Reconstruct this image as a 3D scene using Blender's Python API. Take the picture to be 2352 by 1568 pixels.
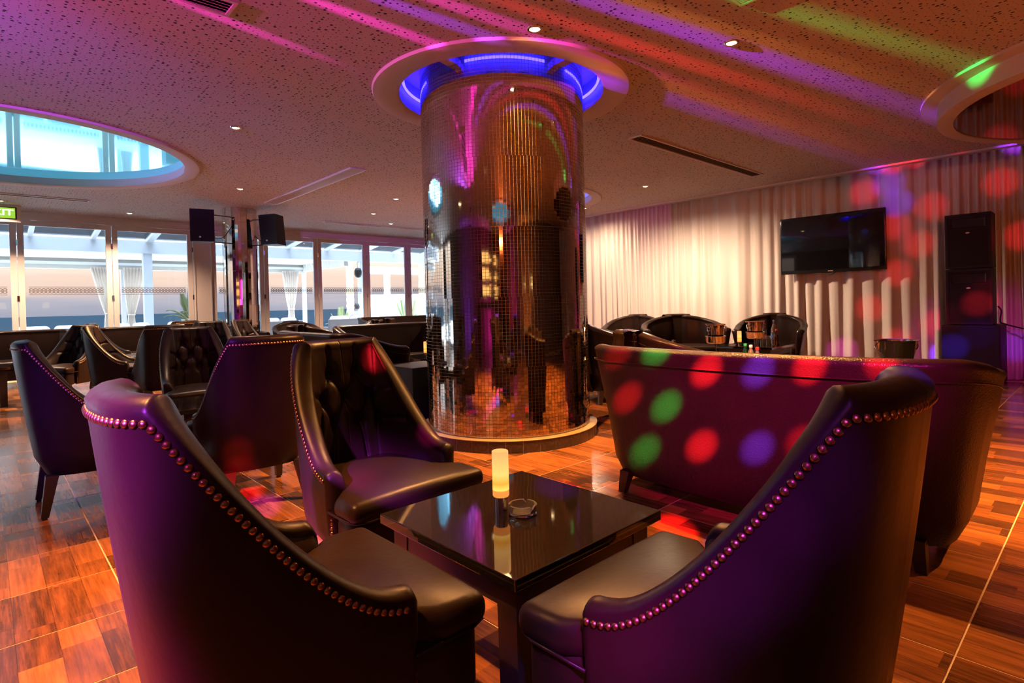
import bpy, bmesh, math, random
import numpy as np
from mathutils import Vector, Matrix, geometry

random.seed(7)
rng = np.random.default_rng(11)
PI = math.pi
scene = bpy.context.scene
for o in list(bpy.data.objects):
    bpy.data.objects.remove(o)
COL = scene.collection

# ------------------------------------------------------------------ camera
cam_d = bpy.data.cameras.new('camera')
cam = bpy.data.objects.new('camera', cam_d)
COL.objects.link(cam)
YAW, PITCH, ROLL, EYE = math.radians(46.967), math.radians(-0.475), math.radians(-1.426), 1.14
_f = Vector((math.cos(YAW) * math.cos(PITCH), math.sin(YAW) * math.cos(PITCH), math.sin(PITCH)))
_r = Vector((math.sin(YAW), -math.cos(YAW), 0))
_u = _r.cross(_f)
_R = math.cos(ROLL) * _r + math.sin(ROLL) * _u
_U = -math.sin(ROLL) * _r + math.cos(ROLL) * _u
m = Matrix((( _R.x, _U.x, -_f.x, 0), (_R.y, _U.y, -_f.y, 0), (_R.z, _U.z, -_f.z, EYE), (0, 0, 0, 1)))
cam.matrix_world = m
cam_d.sensor_width = 36.0
cam_d.lens = 1301.6 * 36.0 / 2352.0
cam_d.shift_y = -(784 - 708.5) / 2352.0
cam_d.clip_start = 0.02
cam_d.clip_end = 9000
scene.camera = cam

# ------------------------------------------------------------------ view + world
scene.view_settings.view_transform = 'Standard'
scene.view_settings.look = 'None'
scene.view_settings.gamma = 1.0
scene.view_settings.use_curve_mapping = False
scene.view_settings.exposure = 0.0
cy = scene.cycles
cy.max_bounces = 6
cy.diffuse_bounces = 2
cy.glossy_bounces = 3
cy.transmission_bounces = 5
cy.transparent_max_bounces = 8
cy.use_adaptive_sampling = True
cy.adaptive_threshold = 0.08
cy.caustics_reflective = False
cy.caustics_refractive = False
cy.sample_clamp_indirect = 4.0
cy.sample_clamp_direct = 0.0

world = bpy.data.worlds.new('dusk_sky')
scene.world = world
world.use_nodes = True
wn, wl = world.node_tree.nodes, world.node_tree.links
wn.clear()
w_out = wn.new('ShaderNodeOutputWorld')
w_bg = wn.new('ShaderNodeBackground')
w_bg.inputs['Strength'].default_value = 1.0
w_tc = wn.new('ShaderNodeTexCoord')
w_sep = wn.new('ShaderNodeSeparateXYZ')
w_ramp = wn.new('ShaderNodeValToRGB')
wl.new(w_tc.outputs['Generated'], w_sep.inputs[0])
# soft sunset streaks low over the sea
w_map = wn.new('ShaderNodeMapping')
w_map.inputs['Scale'].default_value = (1.5, 1.5, 22.0)
w_noise = wn.new('ShaderNodeTexNoise')
w_noise.inputs['Scale'].default_value = 2.2
w_noise.inputs['Detail'].default_value = 4
wl.new(w_tc.outputs['Generated'], w_map.inputs[0])
wl.new(w_map.outputs[0], w_noise.inputs[0])
w_ma = wn.new('ShaderNodeMath')
w_ma.operation = 'MULTIPLY_ADD'
w_ma.inputs[1].default_value = 0.05
wl.new(w_noise.outputs[0], w_ma.inputs[0])
wl.new(w_sep.outputs['Z'], w_ma.inputs[2])
w_sub = wn.new('ShaderNodeMath')
w_sub.operation = 'SUBTRACT'
w_sub.inputs[1].default_value = 0.025
wl.new(w_ma.outputs[0], w_sub.inputs[0])
wl.new(w_sub.outputs[0], w_ramp.inputs[0])
cr = w_ramp.color_ramp
stops = [(0.0, (0.46, 0.47, 0.58)), (0.02, (0.62, 0.58, 0.66)), (0.045, (1.15, 0.82, 0.66)),
         (0.075, (1.30, 1.08, 0.90)), (0.12, (1.45, 1.34, 1.22)), (0.20, (2.2, 2.4, 2.7)), (0.38, (12.0, 15.0, 18.5)), (1.0, (13.0, 17.0, 22.0))]
while len(cr.elements) < len(stops):
    cr.elements.new(0.5)
for e, (p, c) in zip(cr.elements, stops):
    e.position = p
    e.color = (*c, 1)
wl.new(w_ramp.outputs[0], w_bg.inputs['Color'])
wl.new(w_bg.outputs[0], w_out.inputs[0])

# ------------------------------------------------------------------ lights of the room
GAIN = 4.0
def spot(name, loc, target, energy, color, angle, blend=0.5, radius=0.03):
    d = bpy.data.lights.new(name, 'SPOT')
    d.energy = energy * GAIN
    d.color = color
    d.spot_size = math.radians(angle)
    d.spot_blend = blend
    d.shadow_soft_size = radius
    o = bpy.data.objects.new(name, d)
    COL.objects.link(o)
    o.location = loc
    o.rotation_euler = (Vector(target) - Vector(loc)).to_track_quat('-Z', 'Y').to_euler()
    return o

RED, GREEN, BLUE = (1.0, 0.015, 0.03), (0.02, 1.0, 0.12), (0.10, 0.03, 1.0)
MAG, VIO, ORANGE, WARM = (1.0, 0.02, 0.55), (0.35, 0.03, 1.0), (1.0, 0.30, 0.05), (1.0, 0.42, 0.10)
SOFT = (1.0, 0.64, 0.42)
ORANGE2 = (1.0, 0.38, 0.09)
LAMP_BACK = (-0.6, -1.2, 2.62)      # moving-head disco lamp hung behind the camera
LAMP_SIDE = (-2.0, 3.3, 2.72)       # disco lamp hung on the ceiling to the left of the camera
# round colour spots on the sofa back and the drapes
DOTS = [(RED, 2.7, 2.027, .787, .5), (GREEN, 2.7, 1.774, .80, .9), (RED, 2.7, 1.95, .565, .9), (GREEN, 2.7, 1.704, .532, .8),
        (GREEN, 2.7, 1.825, .302, .7), (RED, 2.7, 1.484, .712, 1.6), (RED, 2.7, 1.492, .366, 1.4), (BLUE, 2.7, 1.222, .728, 1.3),
        (BLUE, 2.7, 1.206, .40, 1.2), (RED, 2.7, .99, .764, 1.2), (RED, 2.7, 1.0, .46, .5), (RED, 2.7, .70, .82, .7)]
for c, x, y, z, e in DOTS:
    spot('disco_beam', LAMP_BACK, (x, y, z), 8500 * e, c, 2.0, 1.0, 0.01)
CURT = [(RED, 2.562, 2.675), (BLUE, 2.25, 2.75), (BLUE, 2.15, 2.45), (RED, 2.186, 2.114), (RED, 1.749, 2.35), (RED, 1.905, 1.838), (RED, 2.171, 1.45),
        (RED, 2.507, .95), (RED, 1.015, 2.55), (RED, .814, 1.845), (RED, 1.70, .72), (RED, 2.187, .45), (BLUE, .916, .45), (VIO, 5.6, 2.0),
        (RED, 1.25, 1.02), (BLUE, 1.35, .5), (MAG, 2.9, .3)]
for c, y, z in CURT:
    spot('disco_beam', LAMP_BACK, (9.6, y, z), 520 if c != VIO else 60, c, 2.6, 0.9, 0.01)
for c, x, y, e in [(RED, 2.50, 1.52, 1), (RED, 2.55, 2.30, 1), (BLUE, 2.42, 1.22, .8), (RED, 1.17, 3.76, 1), (VIO, 1.15, 3.40, 1), (VIO, 2.0, 2.0, .5)]:
    spot('disco_beam', LAMP_BACK, (x, y, 0.0), 2600 * e, c, 2.8, 0.9, 0.01)
for c, t, e in [(RED, (1.36, 2.4, .90), .5), (BLUE, (1.32, 2.05, .48), .5), (RED, (1.05, 2.0, .48), .5), (MAG, (1.46, 2.1, .58), .6),
                (RED, (.98, 3.25, .40), .6), (RED, (9.0, 1.2, 1.0), 2.2), (BLUE, (9.0, 1.45, .45), 2.2)]:
    spot('disco_beam', LAMP_BACK, t, 1800 * e, c, 2.2, 0.9, 0.01)
# coloured streaks grazing the ceiling
for c, x, y, e in [(VIO, 3.5, 2.05, 1.3), (VIO, 5.2, 1.70, 1.4), (VIO, 7.0, 1.4, 1.3), (VIO, 4.6, 2.86, .8), (VIO, 6.6, 2.62, .9), (GREEN, 4.3, 1.28, .6),
                   (GREEN, 6.0, .82, .8), (RED, 3.4, 2.40, .9), (RED, 5.0, 2.15, 1.2), (RED, 6.5, 2.3, 1.0), (ORANGE, 4.9, 2.6, .8), (ORANGE, 4.2, 1.75, .8),
                   (MAG, 2.0, 3.3, 1.1), (MAG, 2.6, 2.75, 1.0), (VIO, 2.2, 3.0, .8), (MAG, 1.3, 3.9, .5), (RED, 7.6, 2.4, .8), (RED, 7.6, 3.0, .7)]:
    spot('disco_beam', LAMP_SIDE, (x, y, 3.0), 2000 * e, c, 2.2, 0.9, 0.02)
spot('colour_wash', LAMP_SIDE, (-0.4, 3.5, 3.3), 230, (0.95, 0.04, 0.62), 60, 1.0, 0.05)
spot('colour_wash', LAMP_SIDE, (-0.6, 4.6, 3.3), 420, (0.50, 0.08, 0.95), 56, 1.0, 0.05)
spot('colour_wash', (-1.9, -0.2, 2.4), (0.20, 1.50, 0.78), 3000, (0.55, 0.05, 1.0), 14, 1.0, 0.06)
spot('colour_wash', (-2.2, 0.4, 2.4), (0.18, 1.55, 0.60), 4500, (0.05, 0.06, 1.0), 7, 1.0, 0.03)
spot('colour_wash', (-1.9, -0.2, 2.4), (0.24, 1.45, 0.25), 2200, MAG, 11, 1.0, 0.06)
spot('colour_wash', (-2.6, 1.6, 2.5), (0.12, 4.2, 0.6), 420, (0.16, 0.05, 1.0), 12, 1.0, 0.06)
spot('colour_wash', (-2.6, 1.6, 2.5), (1.0, 3.3, 0.8), 300, (0.35, 0.05, 1.0), 10, 1.0, 0.06)
for t_, c_, e_, a_ in (((0.93, 0.33, 0.86), VIO, 300, 4), ((0.91, 0.43, 0.72), (0.45, 0.03, 1.0), 420, 4), ((0.90, 0.52, 0.60), (0.28, 0.03, 1.0), 420, 4),
                       ((0.89, 0.62, 0.52), (0.70, 0.03, 0.9), 420, 4), ((0.89, 0.70, 0.47), (1.0, 0.02, 0.35), 420, 3.5), ((0.89, 0.66, 0.34), (0.55, 0.03, 0.9), 260, 5)):
    spot('disco_beam', (-0.6, -0.8, 2.3), t_, e_ * .5, c_, a_ * 1.5, 1.0, 0.02)
spot('colour_wash', (-0.5, -0.9, 2.3), (0.90, 0.80, 0.36), 160, (0.03, 0.12, 1.0), 7, 1.0, 0.04)
spot('colour_wash', LAMP_BACK, (2.7, 1.1, 0.85), 800, (0.9, 0.02, 0.5), 20, 1.0, 0.05)
spot('colour_wash', (-3.2, -2.2, 2.5), (5.0, 2.2, 3.0), 170, (1.0, 0.16, 0.03), 50, 1.0, 0.05)
spot('colour_wash', LAMP_BACK, (9.6, 1.2, 0.3), 260, MAG, 12, 1.0, 0.05)
spot('colour_wash', (-3.6, -1.5, 0.3), (-6.0, 0.5, 1.6), 90, MAG, 90, 1.0, 0.05)  # from here on, added uplights colour the unseen walls the column mirrors
spot('colour_wash', (-3.4, 4.6, 0.3), (-6.0, 4.5, 1.6), 80, (0.30, 0.06, 1.0), 90, 1.0, 0.05)
spot('colour_wash', (0.6, -3.0, 0.3), (0.8, -5.0, 1.6), 60, (1.0, 0.25, 0.04), 100, 1.0, 0.05)
spot('colour_wash', (-2.4, -3.0, 0.3), (-2.6, -5.0, 1.4), 60, (0.9, 0.03, 0.35), 90, 1.0, 0.05)

# ------------------------------------------------------------------ mesh helpers
class MB:
    """collects vertices and faces, then links them as one mesh object"""
    def __init__(s):
        s.v, s.f = [], []
    def add(s, vs, fs):
        n = len(s.v)
        s.v.extend([tuple(p) for p in vs])
        s.f.extend([tuple(i + n for i in f) for f in fs])
        return s
    def box(s, x0, x1, y0, y1, z0, z1):
        v = [(x0, y0, z0), (x1, y0, z0), (x1, y1, z0), (x0, y1, z0), (x0, y0, z1), (x1, y0, z1), (x1, y1, z1), (x0, y1, z1)]
        f = [(0, 3, 2, 1), (4, 5, 6, 7), (0, 1, 5, 4), (1, 2, 6, 5), (2, 3, 7, 6), (3, 0, 4, 7)]
        return s.add(v, f)
    def rbox(s, x0, x1, y0, y1, z0, z1, r, seg=4, crown=0.0):
        """rounded box built from a subdivided cube"""
        def axis(a, b):
            r_ = min(r, (b - a) / 2 - 1e-5)
            t = [a + r_ * (1 - math.cos(k / seg * PI / 2)) for k in range(seg + 1)]
            mid = [a + r_ + (b - a - 2 * r_) * k / 5 for k in range(1, 5)]
            return t + mid + [b - (q - a) for q in reversed(t)]
        X, Y, Z = axis(x0, x1), axis(y0, y1), axis(z0, z1)
        ids, vs, fs = {}, [], []
        def vid(i, j, k):
            if (i, j, k) in ids:
                return ids[(i, j, k)]
            p = Vector((X[i], Y[j], Z[k]))
            rr = [min(r, (b - a) / 2 - 1e-5) for a, b in ((x0, x1), (y0, y1), (z0, z1))]
            q = Vector((min(max(p.x, x0 + rr[0]), x1 - rr[0]), min(max(p.y, y0 + rr[1]), y1 - rr[1]), min(max(p.z, z0 + rr[2]), z1 - rr[2])))
            d = Vector(((p.x - q.x) / rr[0], (p.y - q.y) / rr[1], (p.z - q.z) / rr[2]))
            if d.length > 1e-9:
                d.normalize()
                p = q + Vector((d.x * rr[0], d.y * rr[1], d.z * rr[2]))
            if crown:
                a = (2 * p.x - x0 - x1) / (x1 - x0)
                b = (2 * p.y - y0 - y1) / (y1 - y0)
                h = (p.z - z0) / (z1 - z0)
                p.z += crown * max(0, 1 - a * a) * max(0, 1 - b * b) * h
            ids[(i, j, k)] = len(vs)
            vs.append(tuple(p))
            return ids[(i, j, k)]
        nx, ny, nz = len(X) - 1, len(Y) - 1, len(Z) - 1
        for i in range(nx):
            for j in range(ny):
                fs.append((vid(i, j, 0), vid(i, j + 1, 0), vid(i + 1, j + 1, 0), vid(i + 1, j, 0)))
                fs.append((vid(i, j, nz), vid(i + 1, j, nz), vid(i + 1, j + 1, nz), vid(i, j + 1, nz)))
        for i in range(nx):
            for k in range(nz):
                fs.append((vid(i, 0, k), vid(i + 1, 0, k), vid(i + 1, 0, k + 1), vid(i, 0, k + 1)))
                fs.append((vid(i, ny, k), vid(i, ny, k + 1), vid(i + 1, ny, k + 1), vid(i + 1, ny, k)))
        for j in range(ny):
            for k in range(nz):
                fs.append((vid(0, j, k), vid(0, j, k + 1), vid(0, j + 1, k + 1), vid(0, j + 1, k)))
                fs.append((vid(nx, j, k), vid(nx, j + 1, k), vid(nx, j + 1, k + 1), vid(nx, j, k + 1)))
        return s.add(vs, fs)
    def lathe(s, prof, n=32, cx=0, cy=0, a0=0.0, a1=2 * PI):
        """profile [(r, z)] turned about the z axis"""
        full = abs(a1 - a0 - 2 * PI) < 1e-6
        cols = n if full else n + 1
        vs = []
        for k in range(cols):
            a = a0 + (a1 - a0) * k / n
            for r, z in prof:
                vs.append((cx + r * math.cos(a), cy + r * math.sin(a), z))
        P = len(prof)
        fs = []
        for k in range(n):
            k2 = (k + 1) % cols
            for i in range(P - 1):
                fs.append((k * P + i, k2 * P + i, k2 * P + i + 1, k * P + i + 1))
        return s.add(vs, fs)
    def tube(s, pts, r, n=8, closed=False):
        pts = [Vector(p) for p in pts]
        N = len(pts)
        vs, fs = [], []
        up = Vector((0, 0, 1))
        for i, p in enumerate(pts):
            a = pts[(i - 1) % N] if (closed or i > 0) else p
            b = pts[(i + 1) % N] if (closed or i < N - 1) else p
            t = (b - a).normalized()
            u = t.cross(up)
            if u.length < 1e-4:
                u = t.cross(Vector((1, 0, 0)))
            u.normalize()
            w = u.cross(t)
            rr = r[i] if isinstance(r, (list, tuple)) else r
            for k in range(n):
                a_ = 2 * PI * k / n
                vs.append(tuple(p + rr * (math.cos(a_) * u + math.sin(a_) * w)))
        for i in range(N if closed else N - 1):
            j = (i + 1) % N
            for k in range(n):
                k2 = (k + 1) % n
                fs.append((i * n + k, i * n + k2, j * n + k2, j * n + k))
        if not closed:
            fs.append(tuple(range(n)))
            fs.append(tuple(reversed(range((N - 1) * n, N * n))))
        return s.add(vs, fs)
    def taper(s, c0, h0, c1, h1):
        """four-sided tapered bar between two square sections"""
        vs = []
        for c, h in ((c0, h0), (c1, h1)):
            for dx, dy in ((-1, -1), (1, -1), (1, 1), (-1, 1)):
                vs.append((c[0] + dx * h, c[1] + dy * h, c[2]))
        return s.add(vs, [(0, 1, 2, 3), (7, 6, 5, 4), (0, 4, 5, 1), (1, 5, 6, 2), (2, 6, 7, 3), (3, 7, 4, 0)])
    def mesh(s, name, smooth=False, fix=True, angle=None):
        me = bpy.data.meshes.new(name)
        me.from_pydata(s.v, [], s.f)
        if fix:
            bm = bmesh.new()
            bm.from_mesh(me)
            bmesh.ops.recalc_face_normals(bm, faces=bm.faces)
            bm.to_mesh(me)
            bm.free()
        if smooth:
            me.polygons.foreach_set('use_smooth', [True] * len(me.polygons))
            if angle:
                me.set_sharp_from_angle(angle=math.radians(angle))
        me.update()
        return me
    def build(s, name, mat, parent=None, smooth=False, loc=None, rz=0.0, angle=None):
        return link(name, s.mesh(name, smooth, angle=angle), mat, parent, loc, rz)

def link(name, me, mat=None, parent=None, loc=None, rz=0.0):
    o = bpy.data.objects.new(name, me)
    COL.objects.link(o)
    if mat is not None and len(me.materials) == 0:
        me.materials.append(mat)
    if parent is not None:
        o.parent = parent
    if loc is not None:
        o.location = loc
    if rz:
        o.rotation_euler = (0, 0, rz)
    return o

def tag(o, label, cat, group=None):
    o['label'] = label
    o['category'] = cat
    if group:
        o['group'] = group
    return o

def thing(name, label, cat, loc=(0, 0, 0), rz=0.0, group=None):
    o = bpy.data.objects.new(name, None)
    COL.objects.link(o)
    o.empty_display_size = 0.1
    o.location = loc
    o.rotation_euler = (0, 0, rz)
    return tag(o, label, cat, group)

def structure(o, label=None):
    o['kind'] = 'structure'
    if label:
        o['label'] = label
    return o

def struct_empty(name, label=None, loc=(0, 0, 0), rz=0.0):
    o = bpy.data.objects.new(name, None)
    COL.objects.link(o)
    o.location = loc
    o.rotation_euler = (0, 0, rz)
    return structure(o, label)

# ------------------------------------------------------------------ material helpers
class NT:
    def __init__(s, name):
        s.m = bpy.data.materials.new(name)
        s.m.use_nodes = True
        s.n, s.l = s.m.node_tree.nodes, s.m.node_tree.links
        s.b = s.n['Principled BSDF']
        s.out = s.n['Material Output']
    def new(s, t, **kw):
        n = s.n.new('ShaderNode' + t)
        for k, v in kw.items():
            setattr(n, k, v)
        return n
    def set(s, node, sock, val):
        if hasattr(val, 'is_output') or hasattr(val, 'links') and not isinstance(val, (int, float, tuple)):
            s.l.new(val, node.inputs[sock])
        else:
            node.inputs[sock].default_value = val
    def math(s, op, a, b=0.0, c=0.0, clamp=False):
        n = s.new('Math', operation=op, use_clamp=clamp)
        for i, v in enumerate((a, b, c)):
            s.set(n, i, v)
        return n.outputs[0]
    def mix(s, fac, a, b, blend='MIX'):
        n = s.new('Mix', data_type='RGBA', blend_type=blend)
        s.set(n, 0, fac)
        s.set(n, 6, a if hasattr(a, 'links') else (*a, 1))
        s.set(n, 7, b if hasattr(b, 'links') else (*b, 1))
        return n.outputs[2]
    def pos(s):
        return s.new('NewGeometry').outputs['Position']
    def obj(s):
        return s.new('TexCoord').outputs['Object']
    def sep(s, v):
        n = s.new('SeparateXYZ')
        s.l.new(v, n.inputs[0])
        return n.outputs
    def comb(s, x, y, z):
        n = s.new('CombineXYZ')
        for i, v in enumerate((x, y, z)):
            s.set(n, i, v)
        return n.outputs[0]
    def noise(s, vec, scale, detail=3, rough=0.5):
        n = s.new('TexNoise')
        if vec is not None:
            s.l.new(vec, n.inputs['Vector'])
        n.inputs['Scale'].default_value = scale
        n.inputs['Detail'].default_value = detail
        n.inputs['Roughness'].default_value = rough
        return n.outputs[0]
    def scaled(s, vec, sc):
        n = s.new('Mapping')
        s.l.new(vec, n.inputs[0])
        n.inputs['Scale'].default_value = sc
        return n.outputs[0]
    def ramp(s, fac, stops):
        n = s.new('ValToRGB')
        s.l.new(fac, n.inputs[0])
        e = n.color_ramp.elements
        while len(e) < len(stops):
            e.new(0.5)
        for q, (p, c) in zip(e, stops):
            q.position = p
            q.color = (*c, 1) if isinstance(c, tuple) else (c, c, c, 1)
        return n.outputs[0]
    def bump(s, h, strength, dist=0.01):
        n = s.new('Bump')
        n.inputs['Strength'].default_value = strength
        n.inputs['Distance'].default_value = dist
        s.l.new(h, n.inputs['Height'])
        s.l.new(n.outputs[0], s.b.inputs['Normal'])
    def col(s, c):
        s.set(s.b, 'Base Color', c if hasattr(c, 'links') else (*c, 1))
    def p(s, rough=None, metal=None, spec=None, coat=None, trans=None, ior=None):
        for k, v in (('Roughness', rough), ('Metallic', metal), ('Specular IOR Level', spec), ('Coat Weight', coat), ('Transmission Weight', trans), ('IOR', ior)):
            if v is not None:
                s.set(s.b, k, v)
        return s

def plain(name, c, rough=0.5, metal=0.0, **kw):
    t = NT(name)
    t.col(c)
    t.p(rough, metal, **kw)
    return t.m

def grained(name, c, rough, scale, amount=0.2, bump=0.1, metal=0.0, **kw):
    t = NT(name)
    n = t.noise(t.obj(), scale, 4)
    t.col(t.mix(n, tuple(v * (1 - amount) for v in c), tuple(v * (1 + amount) for v in c)))
    t.p(rough, metal, **kw)
    t.bump(n, bump, 0.002)
    return t.m

def emit(name, c, strength):
    t = NT(name)
    t.n.remove(t.b)
    e = t.new('Emission')
    e.inputs[0].default_value = (*c, 1)
    e.inputs[1].default_value = strength
    t.l.new(e.outputs[0], t.out.inputs[0])
    return t.m

def leather(name, c, rough, pebble=0.0):
    t = NT(name)
    o = t.obj()
    big = t.noise(o, 5.0, 3)
    t.col(t.mix(big, tuple(v * 0.75 for v in c), tuple(v * 1.25 for v in c)))
    t.p(rough=t.math('MULTIPLY_ADD', big, 0.12, rough - 0.06), spec=0.15)
    fine = t.noise(o, 60.0, 4)
    if pebble:
        v = t.new('TexVoronoi')
        t.l.new(o, v.inputs['Vector'])
        v.inputs['Scale'].default_value = 150
        h = t.math('ADD', t.math('MULTIPLY', v.outputs['Distance'], 1.0), fine)
        t.bump(h, pebble, 0.004)
    else:
        t.bump(t.math('ADD', fine, t.math('MULTIPLY', t.noise(o, 14.0, 2), 1.5)), 0.10, 0.006)
    return t.m

M = {}
M['leather'] = leather('brown_black_leather', (0.013, 0.0065, 0.005), 0.38)
M['leather_pebble'] = leather('pebbled_brown_leather', (0.022, 0.011, 0.008), 0.34, 0.35)
M['leather_tub'] = leather('smooth_tub_leather', (0.018, 0.010, 0.007), 0.30)
M['leg'] = grained('dark_stained_wood', (0.020, 0.012, 0.009), 0.35, 30)
M['brass'] = plain('antique_brass_nail', (0.30, 0.15, 0.07), 0.32, 1.0)
M['black'] = grained('black_cabinet_paint', (0.007, 0.006, 0.0065), 0.45, 60, spec=0.25)
M['grille'] = grained('black_speaker_mesh', (0.006, 0.005, 0.006), 0.6, 300, 0.5, 0.3, spec=0.2)
M['horn'] = plain('black_moulded_horn', (0.03, 0.03, 0.035), 0.4)
M['chrome'] = plain('polished_steel', (0.80, 0.78, 0.75), 0.08, 1.0)
M['white_metal'] = grained('white_coated_aluminium', (0.62, 0.56, 0.52), 0.35, 20, 0.05, 0.02)
M['plaster'] = grained('smooth_white_plaster', (0.62, 0.58, 0.56), 0.6, 12, 0.04, 0.03)
M['rubber'] = plain('black_cable_rubber', (0.01, 0.01, 0.01), 0.5)
M['screen'] = plain('black_glass_screen', (0.006, 0.006, 0.008), 0.03, 0.0, spec=0.6)
M['tv_black'] = plain('gloss_black_plastic', (0.012, 0.012, 0.013), 0.15)
M['mark'] = plain('pale_printed_mark', (0.7, 0.7, 0.72), 0.4)
M['dark_wall'] = grained('dark_brown_wall_paint', (0.10, 0.055, 0.035), 0.5, 6, 0.2, 0.05)
M['wall_white'] = grained('white_render', (0.70, 0.68, 0.66), 0.7, 10, 0.05, 0.05)

# wood-look floor tile: strips and blocks printed on each square tile
TP, TX, TY = 0.4535, 0.395, 0.364
def floor_mat():
    t = NT('wood_look_floor_tile')
    P = t.pos()
    x, y, z = t.sep(P)
    sx = t.math('DIVIDE', t.math('SUBTRACT', x, TX), TP / 4)
    si = t.math('FLOOR', sx)
    ti = t.math('FLOOR', t.math('DIVIDE', t.math('SUBTRACT', x, TX), TP))
    tj = t.math('FLOOR', t.math('DIVIDE', t.math('SUBTRACT', y, TY), TP))
    wn1 = t.new('TexWhiteNoise', noise_dimensions='2D')
    t.l.new(t.comb(si, tj, 0.0), wn1.inputs['Vector'])
    off = wn1.outputs['Value']
    by = t.math('ADD', t.math('DIVIDE', t.math('SUBTRACT', y, TY), TP * 0.80), off)
    bj = t.math('FLOOR', by)
    wn2 = t.new('TexWhiteNoise', noise_dimensions='3D')
    t.l.new(t.comb(si, bj, tj), wn2.inputs['Vector'])
    tone = wn2.outputs['Value']
    # grain along y, shifted per block
    g = t.comb(t.math('MULTIPLY_ADD', x, 90.0, t.math('MULTIPLY', tone, 50.0)), t.math('MULTIPLY_ADD', y, 4.0, t.math('MULTIPLY', tone, 31.0)), tone)
    gr = t.noise(g, 1.0, 6, 0.65)
    sw = t.noise(t.comb(t.math('MULTIPLY_ADD', x, 26.0, t.math('MULTIPLY', tone, 50.0)), t.math('MULTIPLY', y, 5.0), tone), 1.0, 5, 0.6)
    k = t.math('ADD', t.math('MULTIPLY', tone, 0.40), t.math('ADD', t.math('MULTIPLY', gr, 0.60), t.math('MULTIPLY_ADD', sw, 0.45, -0.24)), clamp=True)
    c = t.ramp(k, [(0.0, (0.030, 0.012, 0.006)), (0.30, (0.10, 0.040, 0.016)), (0.55, (0.28, 0.100, 0.030)), (0.8, (0.46, 0.175, 0.050)), (1.0, (0.55, 0.23, 0.07))])
    # fine dark joints between the printed strips
    fx = t.math('FRACT', sx)
    jx = t.math('LESS_THAN', t.math('MINIMUM', fx, t.math('SUBTRACT', 1.0, fx)), 0.012)
    c = t.mix(t.math('MULTIPLY', jx, 0.5), c, (0.03, 0.014, 0.008))
    t.col(c)
    t.p(rough=t.math('MULTIPLY_ADD', gr, 0.10, 0.14), spec=0.35)
    t.bump(t.math('ADD', gr, t.math('MULTIPLY', t.noise(P, 3.0, 2), 0.6)), 0.06, 0.004)
    return t.m
M['floor'] = floor_mat()
M['grout'] = grained('sand_coloured_grout', (0.72, 0.55, 0.36), 0.8, 80, 0.15, 0.1)

def ceiling_mat():
    t = NT('perforated_plasterboard')
    P = t.pos()
    x, y, z = t.sep(P)
    flat = t.comb(x, y, 0.0)
    v = t.new('TexVoronoi', voronoi_dimensions='2D')
    t.l.new(flat, v.inputs['Vector'])
    v.inputs['Scale'].default_value = 26.0
    v.inputs['Randomness'].default_value = 0.72
    cs = t.new('SeparateColor')
    t.l.new(v.outputs['Color'], cs.inputs[0])
    # three hole sizes
    rad = t.math('ADD', 0.07, t.math('MULTIPLY', t.math('POWER', cs.outputs[0], 2.6), 0.22))
    edge = t.math('SUBTRACT', v.outputs['Distance'], rad)
    hole = t.math('MULTIPLY_ADD', edge, -14.0, 0.5, clamp=True)
    soft = t.noise(P, 1.3, 2)
    # joints of the boards
    def seam(a, pitch, o):
        f = t.math('FRACT', t.math('DIVIDE', t.math('ADD', a, o), pitch))
        return t.math('LESS_THAN', t.math('ABSOLUTE', t.math('SUBTRACT', f, 0.5)), 0.0020)
    sm = t.math('MAXIMUM', seam(x, 1.2, 0.31), seam(y, 2.4, 0.9))
    base = t.mix(soft, (0.52, 0.48, 0.47), (0.58, 0.54, 0.53))
    base = t.mix(t.math('MULTIPLY', sm, 0.35), base, (0.40, 0.36, 0.34))
    t.col(t.mix(hole, base, (0.035, 0.03, 0.03)))
    t.p(rough=0.7, spec=0.25)
    t.bump(t.math('SUBTRACT', 1.0, hole), 0.25, 0.006)
    return t.m
M['ceiling'] = ceiling_mat()

def mirror_mat():
    t = NT('mirror_mosaic_tile')
    n = t.noise(t.obj(), 2.0, 2)
    t.col(t.mix(n, (0.70, 0.64, 0.58), (0.82, 0.78, 0.74)))
    t.p(rough=0.04, metal=1.0)
    return t.m
M['mirror'] = mirror_mat()
M['mosaic_back'] = plain('mosaic_grout', (0.34, 0.25, 0.14), 0.35, 0.6)
M['kerb'] = grained('dark_mottled_stone_tile', (0.055, 0.042, 0.040), 0.3, 45, 0.9, 0.1)
M['trim'] = grained('beige_tile_trim', (0.36, 0.26, 0.15), 0.4, 30, 0.1)

def curtain_mat():
    t = NT('ivory_drape_cloth')
    n = t.noise(t.scaled(t.obj(), (1, 60, 60)), 8.0, 2)
    c = t.mix(n, (0.60, 0.57, 0.52), (0.68, 0.65, 0.60))
    t.col(c)
    t.p(rough=0.6, spec=0.3)
    t.set(t.b, 'Sheen Weight', 0.25)
    return t.m
M['curtain'] = curtain_mat()
def sheer_mat():
    t = NT('white_terrace_cloth')
    t.col((0.80, 0.74, 0.68))
    t.p(rough=0.8)
    tl, mx = t.new('BsdfTranslucent'), t.new('MixShader')
    tl.inputs[0].default_value = (0.85, 0.76, 0.68, 1)
    t.l.new(t.math('MULTIPLY_ADD', t.noise(t.obj(), 6.0, 2), 0.2, 0.45), mx.inputs[0])
    t.l.new(t.b.outputs[0], mx.inputs[1])
    t.l.new(tl.outputs[0], mx.inputs[2])
    t.l.new(mx.outputs[0], t.out.inputs[0])
    return t.m
M['sheer'] = sheer_mat()

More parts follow.
